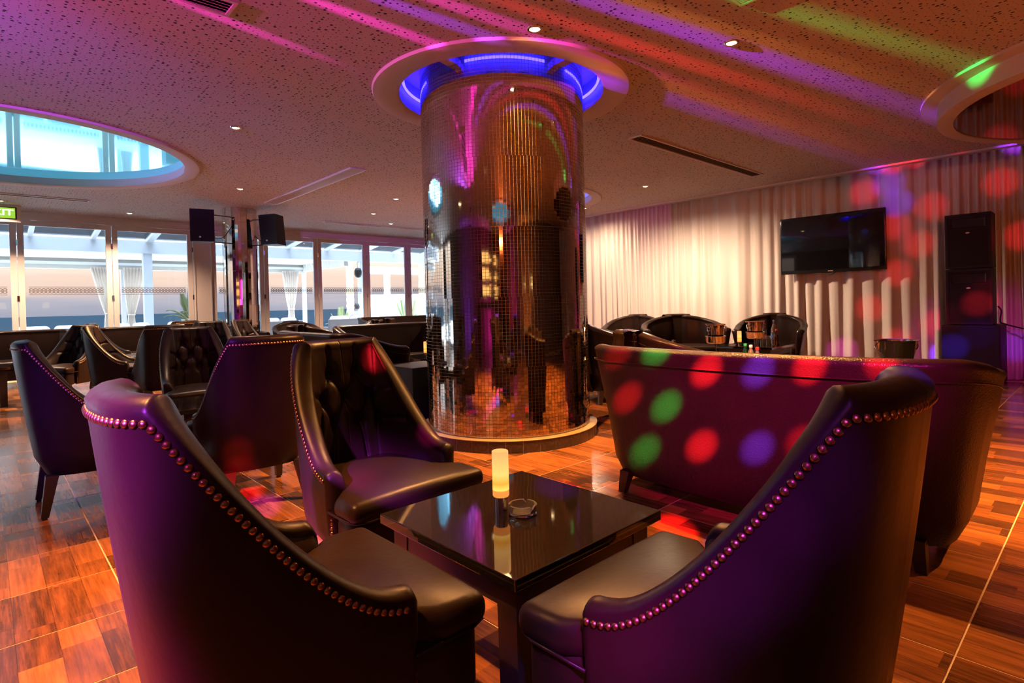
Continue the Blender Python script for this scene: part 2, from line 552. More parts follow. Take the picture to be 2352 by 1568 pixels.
def glass_mat():
    t = NT('clear_window_glass')
    t.n.remove(t.b)
    fr = t.new('Fresnel')
    fr.inputs[0].default_value = 1.45
    a, g, mx = t.new('BsdfTransparent'), t.new('BsdfGlossy'), t.new('MixShader')
    a.inputs[0].default_value = (0.95, 0.97, 0.98, 1)
    g.inputs['Roughness'].default_value = 0.02
    t.l.new(fr.outputs[0], mx.inputs[0])
    t.l.new(a.outputs[0], mx.inputs[1])
    t.l.new(g.outputs[0], mx.inputs[2])
    t.l.new(mx.outputs[0], t.out.inputs[0])
    return t.m
M['glass'] = glass_mat()

def frieze_mat():
    """printed lattice band on the door glass"""
    t = NT('printed_lattice_band')
    x, y, z = t.sep(t.obj())
    S = 0.115
    u = t.math('SUBTRACT', t.math('FRACT', t.math('DIVIDE', x, S)), 0.5)
    w = t.math('DIVIDE', z, S)
    r1 = t.math('SQRT', t.math('ADD', t.math('MULTIPLY', u, u), t.math('MULTIPLY', w, w)))
    u2 = t.math('SUBTRACT', t.math('FRACT', t.math('ADD', t.math('DIVIDE', x, S), 0.5)), 0.5)
    r2 = t.math('SQRT', t.math('ADD', t.math('MULTIPLY', u2, u2), t.math('MULTIPLY', w, w)))
    def ringm(r, a, b):
        return t.math('LESS_THAN', t.math('ABSOLUTE', t.math('SUBTRACT', r, a)), b)
    k = t.math('MAXIMUM', ringm(r1, 0.34, 0.07), ringm(r2, 0.34, 0.07))
    k = t.math('MAXIMUM', k, t.math('LESS_THAN', r1, 0.10))
    k = t.math('MAXIMUM', k, t.math('LESS_THAN', r2, 0.10))
    d = t.math('ABSOLUTE', t.math('SUBTRACT', t.math('ABSOLUTE', w), 0.62))
    k = t.math('MAXIMUM', k, t.math('LESS_THAN', d, 0.06))
    t.col((0.08, 0.06, 0.055))
    t.p(rough=0.6)
    tr, mx = t.new('BsdfTransparent'), t.new('MixShader')
    t.l.new(t.math('MULTIPLY', k, 0.75), mx.inputs[0])
    t.l.new(tr.outputs[0], mx.inputs[1])
    t.l.new(t.b.outputs[0], mx.inputs[2])
    t.l.new(mx.outputs[0], t.out.inputs[0])
    return t.m
M['frieze'] = frieze_mat()

def membrane(name, c, strength, gloss):
    """glossy stretched ceiling foil, back-lit when strength > 0"""
    t = NT(name)
    t.col(c)
    t.p(rough=0.04, metal=gloss, spec=0.8)
    if strength:
        t.set(t.b, 'Emission Color', (*c, 1))
        t.set(t.b, 'Emission Strength', strength)
    return t.m
M['aqua'] = membrane('aqua_stretch_foil', (0.10, 0.62, 0.95), 0.35, 0.75)
M['lilac'] = membrane('blue_lit_stretch_foil', (0.22, 0.20, 1.0), 0.75, 0.4)
M['brown_foil'] = membrane('dark_brown_stretch_foil', (0.16, 0.06, 0.04), 0.0, 0.6)
M['led_blue'] = emit('blue_led_strip', (0.014, 0.009, 1.0), 40.0)
M['lamp_warm'] = emit('warm_halogen_lens', (1.0, 0.70, 0.34), 30.0)
M['lamp_pink'] = emit('pink_neon_tube', (1.0, 0.05, 0.55), 12.0)
M['lamp_gold'] = emit('gold_backbar_light', (1.0, 0.50, 0.14), 1.6)

# ================================================================== THE SETTING
X0, X1, Y0, Y1, ZC = -6.0, 9.85, -5.0, 13.4, 3.0
CC = (3.432, 3.746)                       # centre of the mirrored column
DISCS = {'aqua': (0.20, 8.62, 1.80), 'column': (CC[0], CC[1], 0.898), 'lilac': (7.08, 7.50, 1.42), 'aqua_back': (-2.4, -1.6, 1.5)}

# ---- floor: square wood-look tiles with grout joints between them
floor = MB().box(X0, X1, Y0, Y1, -0.08, -0.0015).build('floor', M['grout'])
structure(floor, 'wood-look square floor tiles with sand-coloured grout')
tile_mb = MB().box(-TP / 2 + .003, TP / 2 - .003, -TP / 2 + .003, TP / 2 - .003, -0.012, 0.0)
tile_me = tile_mb.mesh('floor_tile')
tile_me.materials.append(M['floor'])
def cam_pt(p):
    v = Vector(p) - cam.location
    w = v.dot(_f)
    return (1176 + 1301.6 * v.dot(_R) / w, 708.5 - 1301.6 * v.dot(_U) / w, w) if w > 0.2 else None
cand, rest = [], []
i0, i1 = math.ceil((X0 - TX) / TP), math.floor((X1 - TX) / TP) - 1
j0, j1 = math.ceil((Y0 - TY) / TP), math.floor((Y1 - TY) / TP) - 1
for i in range(i0, i1 + 1):
    for j in range(j0, j1 + 1):
        c = (TX + (i + .5) * TP, TY + (j + .5) * TP, 0)
        q = cam_pt(c)
        seen = q and -150 < q[0] < 2500 and q[1] < 1750
        # under the big things nothing of a tile shows
        (cand if seen else rest).append((q[2] if q else 99, c))
cand.sort(key=lambda t: t[0])
for d, c in cand[:300]:
    link('floor_tile', tile_me, None, floor, c)
mb = MB()
h = TP / 2 - .003
for d, c in cand[300:] + rest:
    mb.box(c[0] - h, c[0] + h, c[1] - h, c[1] + h, -0.012, 0.0)
o = mb.build('floor_tiles_beyond', M['floor'], floor)
o['kind'] = 'stuff'

# ---- ceiling with its round openings
def holed_plane(name, x0, x1, y0, y1, z, holes, mat, seg=72):
    pts, edges = [], []
    def loop(ps):
        n = len(pts)
        pts.extend([Vector(p) for p in ps])
        edges.extend([(n + k, n + (k + 1) % len(ps)) for k in range(len(ps))])
    loop([(x0, y0), (x1, y0), (x1, y1), (x0, y1)])
    for cx, cy_, r in holes:
        loop([(cx + r * math.cos(2 * PI * k / seg), cy_ + r * math.sin(2 * PI * k / seg)) for k in range(seg)])
    vs, es, fs, *_ = geometry.delaunay_2d_cdt(pts, edges, [], 1, 1e-6)
    keep = []
    for f in fs:
        c = sum((vs[i] for i in f), Vector((0, 0))) / len(f)
        if not any((c.x - cx) ** 2 + (c.y - cy_) ** 2 < (r * 0.995) ** 2 for cx, cy_, r in holes):
            keep.append(tuple(f))
    mb = MB().add([(v.x, v.y, z) for v in vs], keep)
    return mb.build(name, mat)
ceil = holed_plane('ceiling', X0, X1, Y0, Y1, ZC, list(DISCS.values()), M['ceiling'])
structure(ceil, 'perforated white plasterboard ceiling')
roof = MB().box(X0, X1, Y0, Y1, 3.34, 3.40).build('ceiling_slab', M['dark_wall'])
structure(roof)

def disc_recess(idx, key, foil, depth, lip, label):
    cx, cy_, r = DISCS[key]
    e = struct_empty('trim_%d' % idx, label, (cx, cy_, 0))
    MB().lathe([(r + lip, ZC - .001), (r + lip - .01, ZC - .022), (r + .03, ZC - .026), (r, ZC - .012), (r, ZC + depth)], 96).build('rim', M['plaster'], e, True, angle=40)
    if foil:
        MB().lathe([(0.001, ZC + depth - .01), (r + .01, ZC + depth - .01)], 96).build('stretch_foil', M[foil], e)
    return e
disc_recess(1, 'aqua', 'aqua', 0.10, 0.17, 'round ceiling recess filled with a glossy aqua foil')
disc_recess(2, 'lilac', 'lilac', 0.12, 0.18, 'round ceiling recess with violet-blue foil behind the mirrored column')
disc_recess(3, 'aqua_back', 'aqua', 0.10, 0.17, 'round aqua ceiling recess behind the camera')
e = disc_recess(4, 'column', None, 0.24, 0.23, 'round ceiling recess glowing blue around the mirrored column')
MB().lathe([(0.60, 3.235), (0.91, 3.235)], 72).build('recess_top', M['plaster'], e)
for a0, a1 in ((200, 262), (285, 345), (20, 150)):
    pts = [(0.862 * math.cos(math.radians(a)), 0.862 * math.sin(math.radians(a)), 3.10) for a in np.linspace(a0, a1, 24)]
    MB().tube(pts, 0.012, 6).build('led_strip', M['led_blue'], e, True)
for a in (195, 268, 352):      # short plaster bridges across the recess
    ca, sa = math.cos(math.radians(a)), math.sin(math.radians(a))
    p = [(r_ * ca - s_ * sa, r_ * sa + s_ * ca, z_) for z_ in (3.03, 3.09) for r_, s_ in ((.70, -.04), (.90, -.04), (.90, .04), (.70, .04))]
    MB().add(p, [(0, 1, 2, 3), (7, 6, 5, 4), (0, 4, 5, 1), (1, 5, 6, 2), (2, 6, 7, 3), (3, 7, 4, 0)]).build('bridge', M['plaster'], e)

# dropped white drum with a dark foil underneath
drum = thing('ceiling_drum', 'white rimmed round drum with dark brown foil hung under the ceiling', 'ceiling drum', (7.38, -0.59, 0))
MB().lathe([(1.98, 2.999), (1.98, 2.975), (1.85, 2.97), (1.85, 2.82), (1.80, 2.81), (1.72, 2.815), (1.72, 2.83)], 128).build('drum_rim', M['plaster'], drum, True, angle=35)
MB().lathe([(0.001, 2.826), (1.725, 2.826)], 96).build('stretch_foil', M['brown_foil'], drum)

# ---- walls
structure(MB().box(X1, X1 + .15, Y0, Y1 + .15, -.08, 3.4).build('wall_right', M['wall_white']))
structure(MB().box(X0 - .15, X0, Y0, 9.2, -.08, 3.4).build('wall_left', M['dark_wall']))
structure(MB().box(X0 - .15, X0, 9.2, Y1 + .15, 2.87, 3.4).build('wall_left_header', M['dark_wall']))
for k in range(3):
    ya = 9.2 + k * 1.4
    e = struct_empty('window_%d' % (k + 1), None, (X0 - .06, ya, 0))
    MB().box(0, .06, 0.0, .09, 0, 2.87).build('window_frame', M['white_metal'], e)
    MB().box(0, .06, 1.31, 1.40, 0, 2.87).build('window_frame', M['white_metal'], e)
    MB().box(0, .06, .09, 1.31, 2.77, 2.87).build('window_frame', M['white_metal'], e)
    MB().box(0, .06, .09, 1.31, 0, .14).build('window_frame', M['white_metal'], e)
    MB().box(.027, .033, .09, 1.31, .14, 2.77).build('pane', M['glass'], e)
structure(MB().box(X0 - .15, X1 + .15, Y0 - .15, Y0, -.08, 3.4).build('wall_back', M['dark_wall']))
structure(MB().box(X0, X1, Y1 - .02, Y1 + .15, 2.985, 3.4).build('wall_front', M['white_metal']), 'header above the folding glass doors')
t4 = struct_empty('trim_5', 'stepped white track above the folding glass doors')
for k, (y_, z0, z1) in enumerate(((Y1 - .10, 2.945, 2.998), (Y1 - .07, 2.905, 2.945), (Y1 - .045, 2.865, 2.905))):
    MB().box(X0, X1, y_, Y1, z0, z1).build('track_step', M['white_metal'], t4)

# ---- glass folding doors, one object per leaf
joints = [-5.10, -3.70, -2.31, -0.92, 0.47, 1.865, 3.275, None, 3.63, 4.74, 6.02, 7.335, 8.60, 9.82]
frieze_z = 1.59
n_door = 0
def door_leaf(xa, xb):
    global n_door
    n_door += 1
    lab = None
    e = struct_empty('door_%d' % n_door, lab, (xa, Y1 - .03, 0))
    w = xb - xa
    s, g = 0.095, 0.006
    fr = MB()
    MB().box(g, s, 0, .06, 0.02, 2.86).build('stile', M['white_metal'], e)
    MB().box(w - s, w - g, 0, .06, 0.02, 2.86).build('stile', M['white_metal'], e)
    MB().box(s, w - s, 0, .06, 2.765, 2.86).build('top_rail', M['white_metal'], e)
    MB().box(s, w - s, 0, .06, 0.02, 0.16).build('bottom_rail', M['white_metal'], e)
    MB().box(s, w - s, .026, .032, 0.16, 2.765).build('pane', M['glass'], e)
    d = MB().add([(s + .05 - w / 2, 0, -.075), (w / 2 - s - .05, 0, -.075), (w / 2 - s - .05, 0, .075), (s + .05 - w / 2, 0, .075)], [(0, 1, 2, 3)])
    d.build('printed_band', M['frieze'], e, loc=(w / 2, .022, frieze_z))
    hz = MB()
    for z_ in (0.5, 1.45, 2.45):
        MB().box(w - .016, w + .016, -.018, .004, z_ - .05, z_ + .05).build('hinge', M['chrome'], e)
for a, b in zip(joints[:-1], joints[1:]):
    if a is not None and b is not None:
        door_leaf(a, b)
post = struct_empty('trim_6', 'broad white post between the folding doors')
MB().box(3.28, 3.625, Y1 - .05, Y1 + .05, 0.0, 2.865).build('post_panel', M['white_metal'], post)
for x_ in (3.29, 3.60):
    MB().box(x_, x_ + .02, Y1 - .062, Y1 - .05, 0.0, 2.865).build('post_bead', M['white_metal'], post)
structure(MB().box(X0, X1, Y1 - .08, Y1 + .12, -.02, 0.02).build('trim_7', M['white_metal']), 'door sill')

# ---- pleated drape over the whole right wall
def drape(name, y0, y1, xw, z0, z1, mat, step=0.012):
    n = int((y1 - y0) / step)
    ys = np.linspace(y0, y1, n)
    ph = np.cumsum(0.55 + 0.45 * np.sin(ys * 1.7) * np.sin(ys * 0.61 + 1) + rng.normal(0, 0.10, n)) * step * 72
    zs = np.linspace(z0, z1, 12)
    vs, fs = [], []
    for k, z in enumerate(zs):
        h_ = (z - z0) / (z1 - z0)
        amp = 0.030 + 0.020 * (1 - h_)
        low = np.sin(ph * 0.43 + 0.7 * np.sin(h_ * 2 + ys * 2)) * (0.4 + 0.5 * (1 - h_))
        sharp = np.sin(ph + 0.6 * h_ * np.sin(ys * 5))
        x = xw + amp * (sharp * 0.75 + 0.25 * np.sin(2.03 * ph + 1) * h_ + low * 0.7)
        for i in range(n):
            vs.append((x[i], ys[i], z))
    for k in range(len(zs) - 1):
        for i in range(n - 1):
            a = k * n + i
            fs.append((a, a + 1, a + n + 1, a + n))
    o = MB().add(vs, fs).build(name, mat, None, True)
    md = o.modifiers.new('thickness', 'SOLIDIFY')
    md.thickness = 0.004
    return o
c = drape('curtain', -4.9, 13.2, 9.64, 0.01, 2.985, M['curtain'])
tag(c, 'long ivory pleated curtain hanging from ceiling to floor along the whole side wall', 'curtain')
r5 = MB()
r5.box(9.50, 9.85, Y0, 13.3, 2.972, 2.999)
structure(r5.build('trim_8', M['plaster']), 'ceiling strip above the pleated curtain')

# ---- linear air grilles
def grille(x, y, length, along_x, n_slat, label, width=0.15):
    e = thing('air_grille', label, 'air vent', (x, y, ZC), 0 if along_x else PI / 2, 'linear slot grilles in the ceiling')
    L, w = length / 2, width / 2
    f = MB()
    f.box(-L - .02, L + .02, -w - .02, -w, -.014, 0).box(-L - .02, L + .02, w, w + .02, -.014, 0)
    f.box(-L - .02, -L, -w, w, -.014, 0).box(L, L + .02, -w, w, -.014, 0)
    f.build('grille_frame', M['white_metal'], e)
    MB().box(-L, L, -w, w, -.003, -.001).build('backing', M['black'], e)
    for k in range(n_slat):
        yy = -w + 2 * w * (k + .5) / n_slat
        MB().add([(-L, yy - .012, -.012), (L, yy - .012, -.012), (L, yy + .006, -.003), (-L, yy + .006, -.003),
                  (-L, yy - .010, -.014), (L, yy - .010, -.014), (L, yy + .008, -.005), (-L, yy + .008, -.005)],
                 [(0, 1, 2, 3), (7, 6, 5, 4), (0, 4, 5, 1), (2, 6, 7, 3), (0, 3, 7, 4), (1, 5, 6, 2)]).build('slat', M['white_metal'], e)
grille(7.03, 3.72, 3.15, True, 5, 'long slotted ceiling vent between mirrored column and curtain')
grille(3.71, 8.48, 3.12, False, 5, 'long slotted ceiling vent running towards the glass doors', .2)
grille(-0.40, 3.70, 3.1, True, 5, 'slotted ceiling vent cut off by the top edge of the picture above the left chairs', .17)
grille(6.65, 11.53, 2.6, True, 3, 'slotted ceiling vent by the glass doors beside the mirrored column', .12)
grille(-0.30, 11.5, 3.2, True, 3, 'slotted ceiling vent by the glass doors above the exit sign', .12)
grille(3.49, 0.60, 2.0, False, 4, 'slotted ceiling vent barely showing at the top edge above the sofa', .09)

# ---- recessed downlights
def downlight(x, y, watt, label, ang=120, warm=WARM):
    e = thing('ceiling_downlight', label, 'ceiling light', (x, y, ZC), 0, 'small warm recessed downlights')
    MB().lathe([(.055, -.001), (.055, -.008), (.040, -.012), (.036, -.006), (.034, .02)], 24).build('ring', M['chrome'], e, True)
    MB().lathe([(.0005, -.016), (.02, -.014), (.034, -.007)], 20).build('lens', M['lamp_warm'], e)
    l = spot('downlight_beam', (x, y, ZC - .03), (x, y, 0), watt, warm, ang, 0.7, 0.03)
DOWN = [(2.775, 2.678, 190, 'lit downlight in front of the mirrored column'), (4.021, 1.901, 210, 'lit downlight right of the column above the sofa'),
        (1.917, 6.092, 70, 'lit downlight between aqua recess and column'), (2.914, 9.124, 220, 'lit downlight above the small pillar speakers'),
        (5.244, 8.468, 140, 'lit downlight left of the column near the far vent'), (7.91, 5.23, 200, 'lit downlight before the ivory curtain'),
        (5.705, 10.062, 140, 'faint downlight near the glass doors beside the column'), (8.75, 7.20, 55, 'lit downlight close to the curtain right beside the column'),
        (0.247, 12.2, 140, 'faint downlight above the exit sign'), (2.033, 12.493, 140, 'faint downlight above the second full door from the left'),
        (6.697, 11.059, 140, 'faint downlight above the doors right of the slim pillar')]
for x, y, w_, lab in DOWN:
    downlight(x, y, w_, lab, 165 if x > 7 else 130, SOFT if y > 5 else WARM)
spot('downlight_beam', (2.914, 9.124, ZC - .03), (1.2, 9.1, 0.65), 420, (1.0, 0.45, 0.10), 36, 0.8, 0.03)
for x, y, w_, a_, lab in ((-0.35, 1.95, 330, 74, 'downlight over the left chairs, out of the picture'), (1.6, -2.2, 40, 90, 'dim downlight behind the camera'),
                          (4.3, -0.9, 260, 80, 'downlight over the right end of the sofa, out of the picture'), (-3.0, 5.0, 60, 90, 'downlight near the side windows')):
    downlight(x, y, w_, lab, a_, ORANGE2 if y < 3 else WARM)

# ---- mirrored column with its sheets of mosaic
col = thing('mirrored_column', 'thick round column clad in small square mirror mosaic tiles', 'column', (CC[0], CC[1], 0))
RC = 0.718
N_AROUND, ROWS, SHEET_H = 160, 20, 0.545
zb = 0.105
MB().lathe([(RC - .004, 0.0), (RC - .004, 3.22)], 160).build('column_core', M['mosaic_back'], col, True)
def sheet_mesh(rows, seed):
    """20 tiles wide, so many rows high; flat mirror tiles on the curve"""
    g = np.random.default_rng(seed)
    mb = MB()
    da = 2 * PI / N_AROUND
    ph = SHEET_H / ROWS
    for c in range(20):
        a = (c - 9.5) * da
        tilt_c = g.normal(0, 0.0012)
        for r in range(rows):
            hw = RC * da / 2 - .0012
            t1 = tilt_c + g.normal(0, 0.0007)
            t2 = g.normal(0, 0.0010)
            z0, z1 = r * ph + .0012, (r + 1) * ph - .0012
            ca, sa = math.cos(a), math.sin(a)
            pts = []
            for depth in (0.0, -0.004):
                for sx, zz in ((-1, z0), (1, z0), (1, z1), (-1, z1)):
                    rr = RC + depth + sx * hw * t1 + (zz - (z0 + z1) / 2) * t2
                    pts.append((rr * ca - sx * hw * sa, rr * sa + sx * hw * ca, zz))
            mb.add(pts, [(0, 1, 2, 3), (4, 5, 1, 0), (5, 6, 2, 1), (6, 7, 3, 2), (7, 4, 0, 3)])
    return mb.mesh('mirror_sheet', fix=False)
sheets = [sheet_mesh(ROWS, 40 + k) for k in range(4)]
top_sheets = [sheet_mesh(13, 60 + k) for k in range(2)]
for s_ in sheets + top_sheets:
    s_.materials.append(M['mirror'])
for ring in range(6):
    for k in range(8):
        a = 2 * PI * k / 8 + (0.13 if ring % 2 else 0.0) + 0.06
        me = sheets[(k * 3 + ring) % 4] if ring < 5 else top_sheets[k % 2]
        o = link('mirror_panel', me, None, col, (0, 0, zb + ring * SHEET_H))
        o.rotation_euler = (rng.normal(0, .0012), rng.normal(0, .0012), a)
# stone kerb
RK = 0.776
nk = 36
seg = MB()
da = 2 * PI / nk
for (r0, r1, z0, z1) in ((RC - .03, RK, 0.0, 0.092),):
    vs = []
    for aa in (-da / 2 + .003, -da / 6, da / 6, da / 2 - .003):
        for r_, z_ in ((r0, z0), (r1, z0), (r1, z1), (r0, z1)):
            vs.append((r_ * math.cos(aa), r_ * math.sin(aa), z_))
    fs = []
    for q in range(3):
        for k in range(4):
            fs.append((q * 4 + k, (q + 1) * 4 + k, (q + 1) * 4 + (k + 1) % 4, q * 4 + (k + 1) % 4))
    fs += [(0, 1, 2, 3), (15, 14, 13, 12)]
    seg.add(vs, fs)
kme = seg.mesh('kerb_tile')
kme.materials.append(M['kerb'])
for k in range(nk):
    o = link('kerb_tile', kme, None, col)
    o.rotation_euler = (0, 0, k * da)
MB().lathe([(RC - .03, .092), (RK + .004, .092), (RK + .004, .096), (RK + .001, .099), (RC - .03, .099)], 128).build('kerb_trim', M['trim'], col, True, angle=40)
MB().lathe([(RK - .002, 0.0), (RK - .002, .09)], 96).build('kerb_grout', M['trim'], col, True)

# ---- slim mirrored pillar near the doors
pil = thing('mirrored_pillar', 'slim round mirrored pillar standing before the glass doors', 'column', (3.50, 11.05, 0))
MB().lathe([(.288, 0), (.288, 3.0)], 48).build('pillar_core', M['mosaic_back'], pil, True)
g = np.random.default_rng(5)
for ring, (z0, z1) in enumerate(((0, .62), (.62, 1.24), (1.24, 1.86), (1.86, 2.998))):
    mb = MB()
    for k in range(36):
        a = 2 * PI * (k + g.random() * .1) / 36
        z = z0
        while z < z1 - .01:
            hh = min(z1 - z, g.uniform(.10, .34))
            hw = .292 * PI / 36 - .0008
            t = g.normal(0, .006)
            ca, sa = math.cos(a), math.sin(a)
            p = []
            for s_, zz in ((-1, z + .001), (1, z + .001), (1, z + hh - .001), (-1, z + hh - .001)):
                rr = .292 + s_ * hw * t
                p.append((rr * ca - s_ * hw * sa, rr * sa + s_ * hw * ca, zz))
            mb.add(p, [(0, 1, 2, 3)])
            z += hh
    mb.build('mirror_panel', M['mirror'], pil)

# ================================================================== SEATING
def catmull(pts, n):
    P = [np.array(p, float) for p in pts]
    out = []
    for i in range(len(P) - 1):
        p0, p1, p2, p3 = P[max(i - 1, 0)], P[i], P[i + 1], P[min(i + 2, len(P) - 1)]
        for k in range(n):
            t = k / n
            out.append(0.5 * ((2 * p1) + (-p0 + p2) * t + (2 * p0 - 5 * p1 + 4 * p2 - p3) * t * t + (-p0 + 3 * p1 - 3 * p2 + p3) * t ** 3))
    out.append(P[-1])
    return np.array(out)

def plan_u(half, n=5):
    """half plan curve from the middle of the back to the right arm front -> full U, left arm to right arm, with normals and length"""
    h = catmull(half, n)
    L = h[::-1] * np.array([-1, 1])
    C = np.vstack([L[:-1], h])
    T = np.gradient(C, axis=0)
    T /= np.linalg.norm(T, axis=1)[:, None]
    N = np.stack([-T[:, 1], T[:, 0]], 1)          # points inwards
    d = np.r_[0, np.cumsum(np.linalg.norm(np.diff(C, axis=0), axis=1))]
    return C, N, d - d[len(d) // 2]

def shell(C, N, S, ztop, thick, zbot, zin, lean, inset, tuft=None, inner_rows=14, roll=0.55, over=0.0, dome=0.03):
    """padded U-shaped upholstery shell; returns MB plus a function for points on the outside"""
    n = len(C)
    rows = []
    n_out, n_roll = 9, 8
    for i in range(n):
        zt, t = ztop[i], thick[i]
        sec = []
        for k in range(n_out):
            f = k / (n_out - 1)
            z = zbot + (zt - zbot) * f
            nn = inset(f, z)
            if k == 0:
                nn += 0.03
                z += 0.0
            sec.append((nn, z))
        for k in range(1, n_roll):
            a = PI * k / n_roll
            sec.append((t / 2 - (t / 2 + over) * math.cos(a), zt + t * roll * math.sin(a)))
        for k in range(inner_rows):
            f = k / (inner_rows - 1)
            z = zt + (zin - zt) * f
            nn = t + 0.025 * math.sin(min(1, f * 1.6) * PI * 0.5)
            if tuft:
                nn += tuft(S[i], z, zt)
            sec.append((nn, z))
        rows.append(sec)
    P = len(rows[0])
    vs, fs = [], []
    def pt(i, nn, z):
        c = C[i] + N[i] * nn
        return (c[0], c[1] + lean(C[i][1], z), z)
    for i in range(n):
        for nn, z in rows[i]:
            vs.append(pt(i, nn, z))
    for i in range(n - 1):
        for k in range(P - 1):
            fs.append((i * P + k, i * P + k + 1, (i + 1) * P + k + 1, (i + 1) * P + k))
    # domed arm fronts
    for i, sg in ((0, -1), (n - 1, 1)):
        T = np.array([N[i][1], -N[i][0]]) * sg
        base = [vs[i * P + k] for k in range(P)]
        ctr = np.mean(np.array(base), axis=0)
        prev = [i * P + k for k in range(P)]
        for q in range(1, 5):
            a = q / 4 * PI / 2
            cur = []
            for b in base:
                p = ctr + (np.array(b) - ctr) * (0.25 + 0.75 * math.cos(a)) + np.array([T[0], T[1], 0]) * dome * math.sin(a)
                cur.append(len(vs))
                vs.append(tuple(p))
            for k in range(P):
                k2 = (k + 1) % P
                fs.append((prev[k], prev[k2], cur[k2], cur[k]))
            prev = cur
        fs.append(tuple(prev))
    return MB().add(vs, fs), pt

# ---------------- tufted chair with sloping arms and nail-head trim
CH_HALF = [(0, 0.008), (.085, .014), (.155, .034), (.202, .070), (.236, .130), (.258, .21), (.271, .31), (.281, .42), (.286, .52)]
CH_HALF = [(x * 1.05, y) for x, y in CH_HALF]
cC, cN, cS = plan_u(CH_HALF, 6)
def ch_top(y):
    f = min(1, max(0, (.52 - y) / .455))
    return .505 + .452 * f ** 1.75
cZ = [ch_top(p[1]) for p in cC]
cT = [.066 + .016 * min(1, max(0, (.52 - p[1]) / .4)) for p in cC]
def ch_lean(y, z):
    return .085 * (1 - (z - .22) / .76) * max(0, 1 - y / .45)
BUT = [(-.075, .845), (.075, .845), (-.15, .735), (0, .735), (.15, .735), (-.075, .625), (.075, .625), (-.225, .625), (.225, .625)]
def ch_tuft(s, z, zt):
    d = 0.0
    for u, v in BUT:
        r2 = (s - u) ** 2 + (z - v) ** 2
        if r2 < .03:
            d -= .026 * math.exp(-r2 / .0011)
    # creases between neighbouring buttons
    def seg(a, b, dep):
        ax, ay = a
        bx, by = b
        tt = max(0, min(1, ((s - ax) * (bx - ax) + (z - ay) * (by - ay)) / ((bx - ax) ** 2 + (by - ay) ** 2)))
        r = math.hypot(s - ax - tt * (bx - ax), z - ay - tt * (by - ay))
        return -dep * math.exp(-(r / .011) ** 2) if r < .04 else 0
    m_ = 0
    for a, b in SEGS:
        m_ = min(m_, seg(a, b, .013))
    return d + m_
SEGS = [((-.075, .845), (-.075, 1.02)), ((.075, .845), (.075, 1.02))]
for i_, a in enumerate(BUT):
    for b in BUT[i_ + 1:]:
        if .10 < math.hypot(a[0] - b[0], a[1] - b[1]) < .14:
            SEGS.append((a, b))
SEGS += [((-.15, .735), (-.34, .77)), ((.15, .735), (.34, .77)), ((-.225, .625), (-.45, .63)), ((.225, .625), (.45, .63)), ((-.075, .625), (-.1, .46)), ((.075, .625), (.1, .46))]
ch_shell_mb, ch_pt = shell(cC, cN, cS, cZ, cT, .225, .40, ch_lean, lambda f, z: .022 * (1 - f) ** 2, ch_tuft, 34, .5, .004)
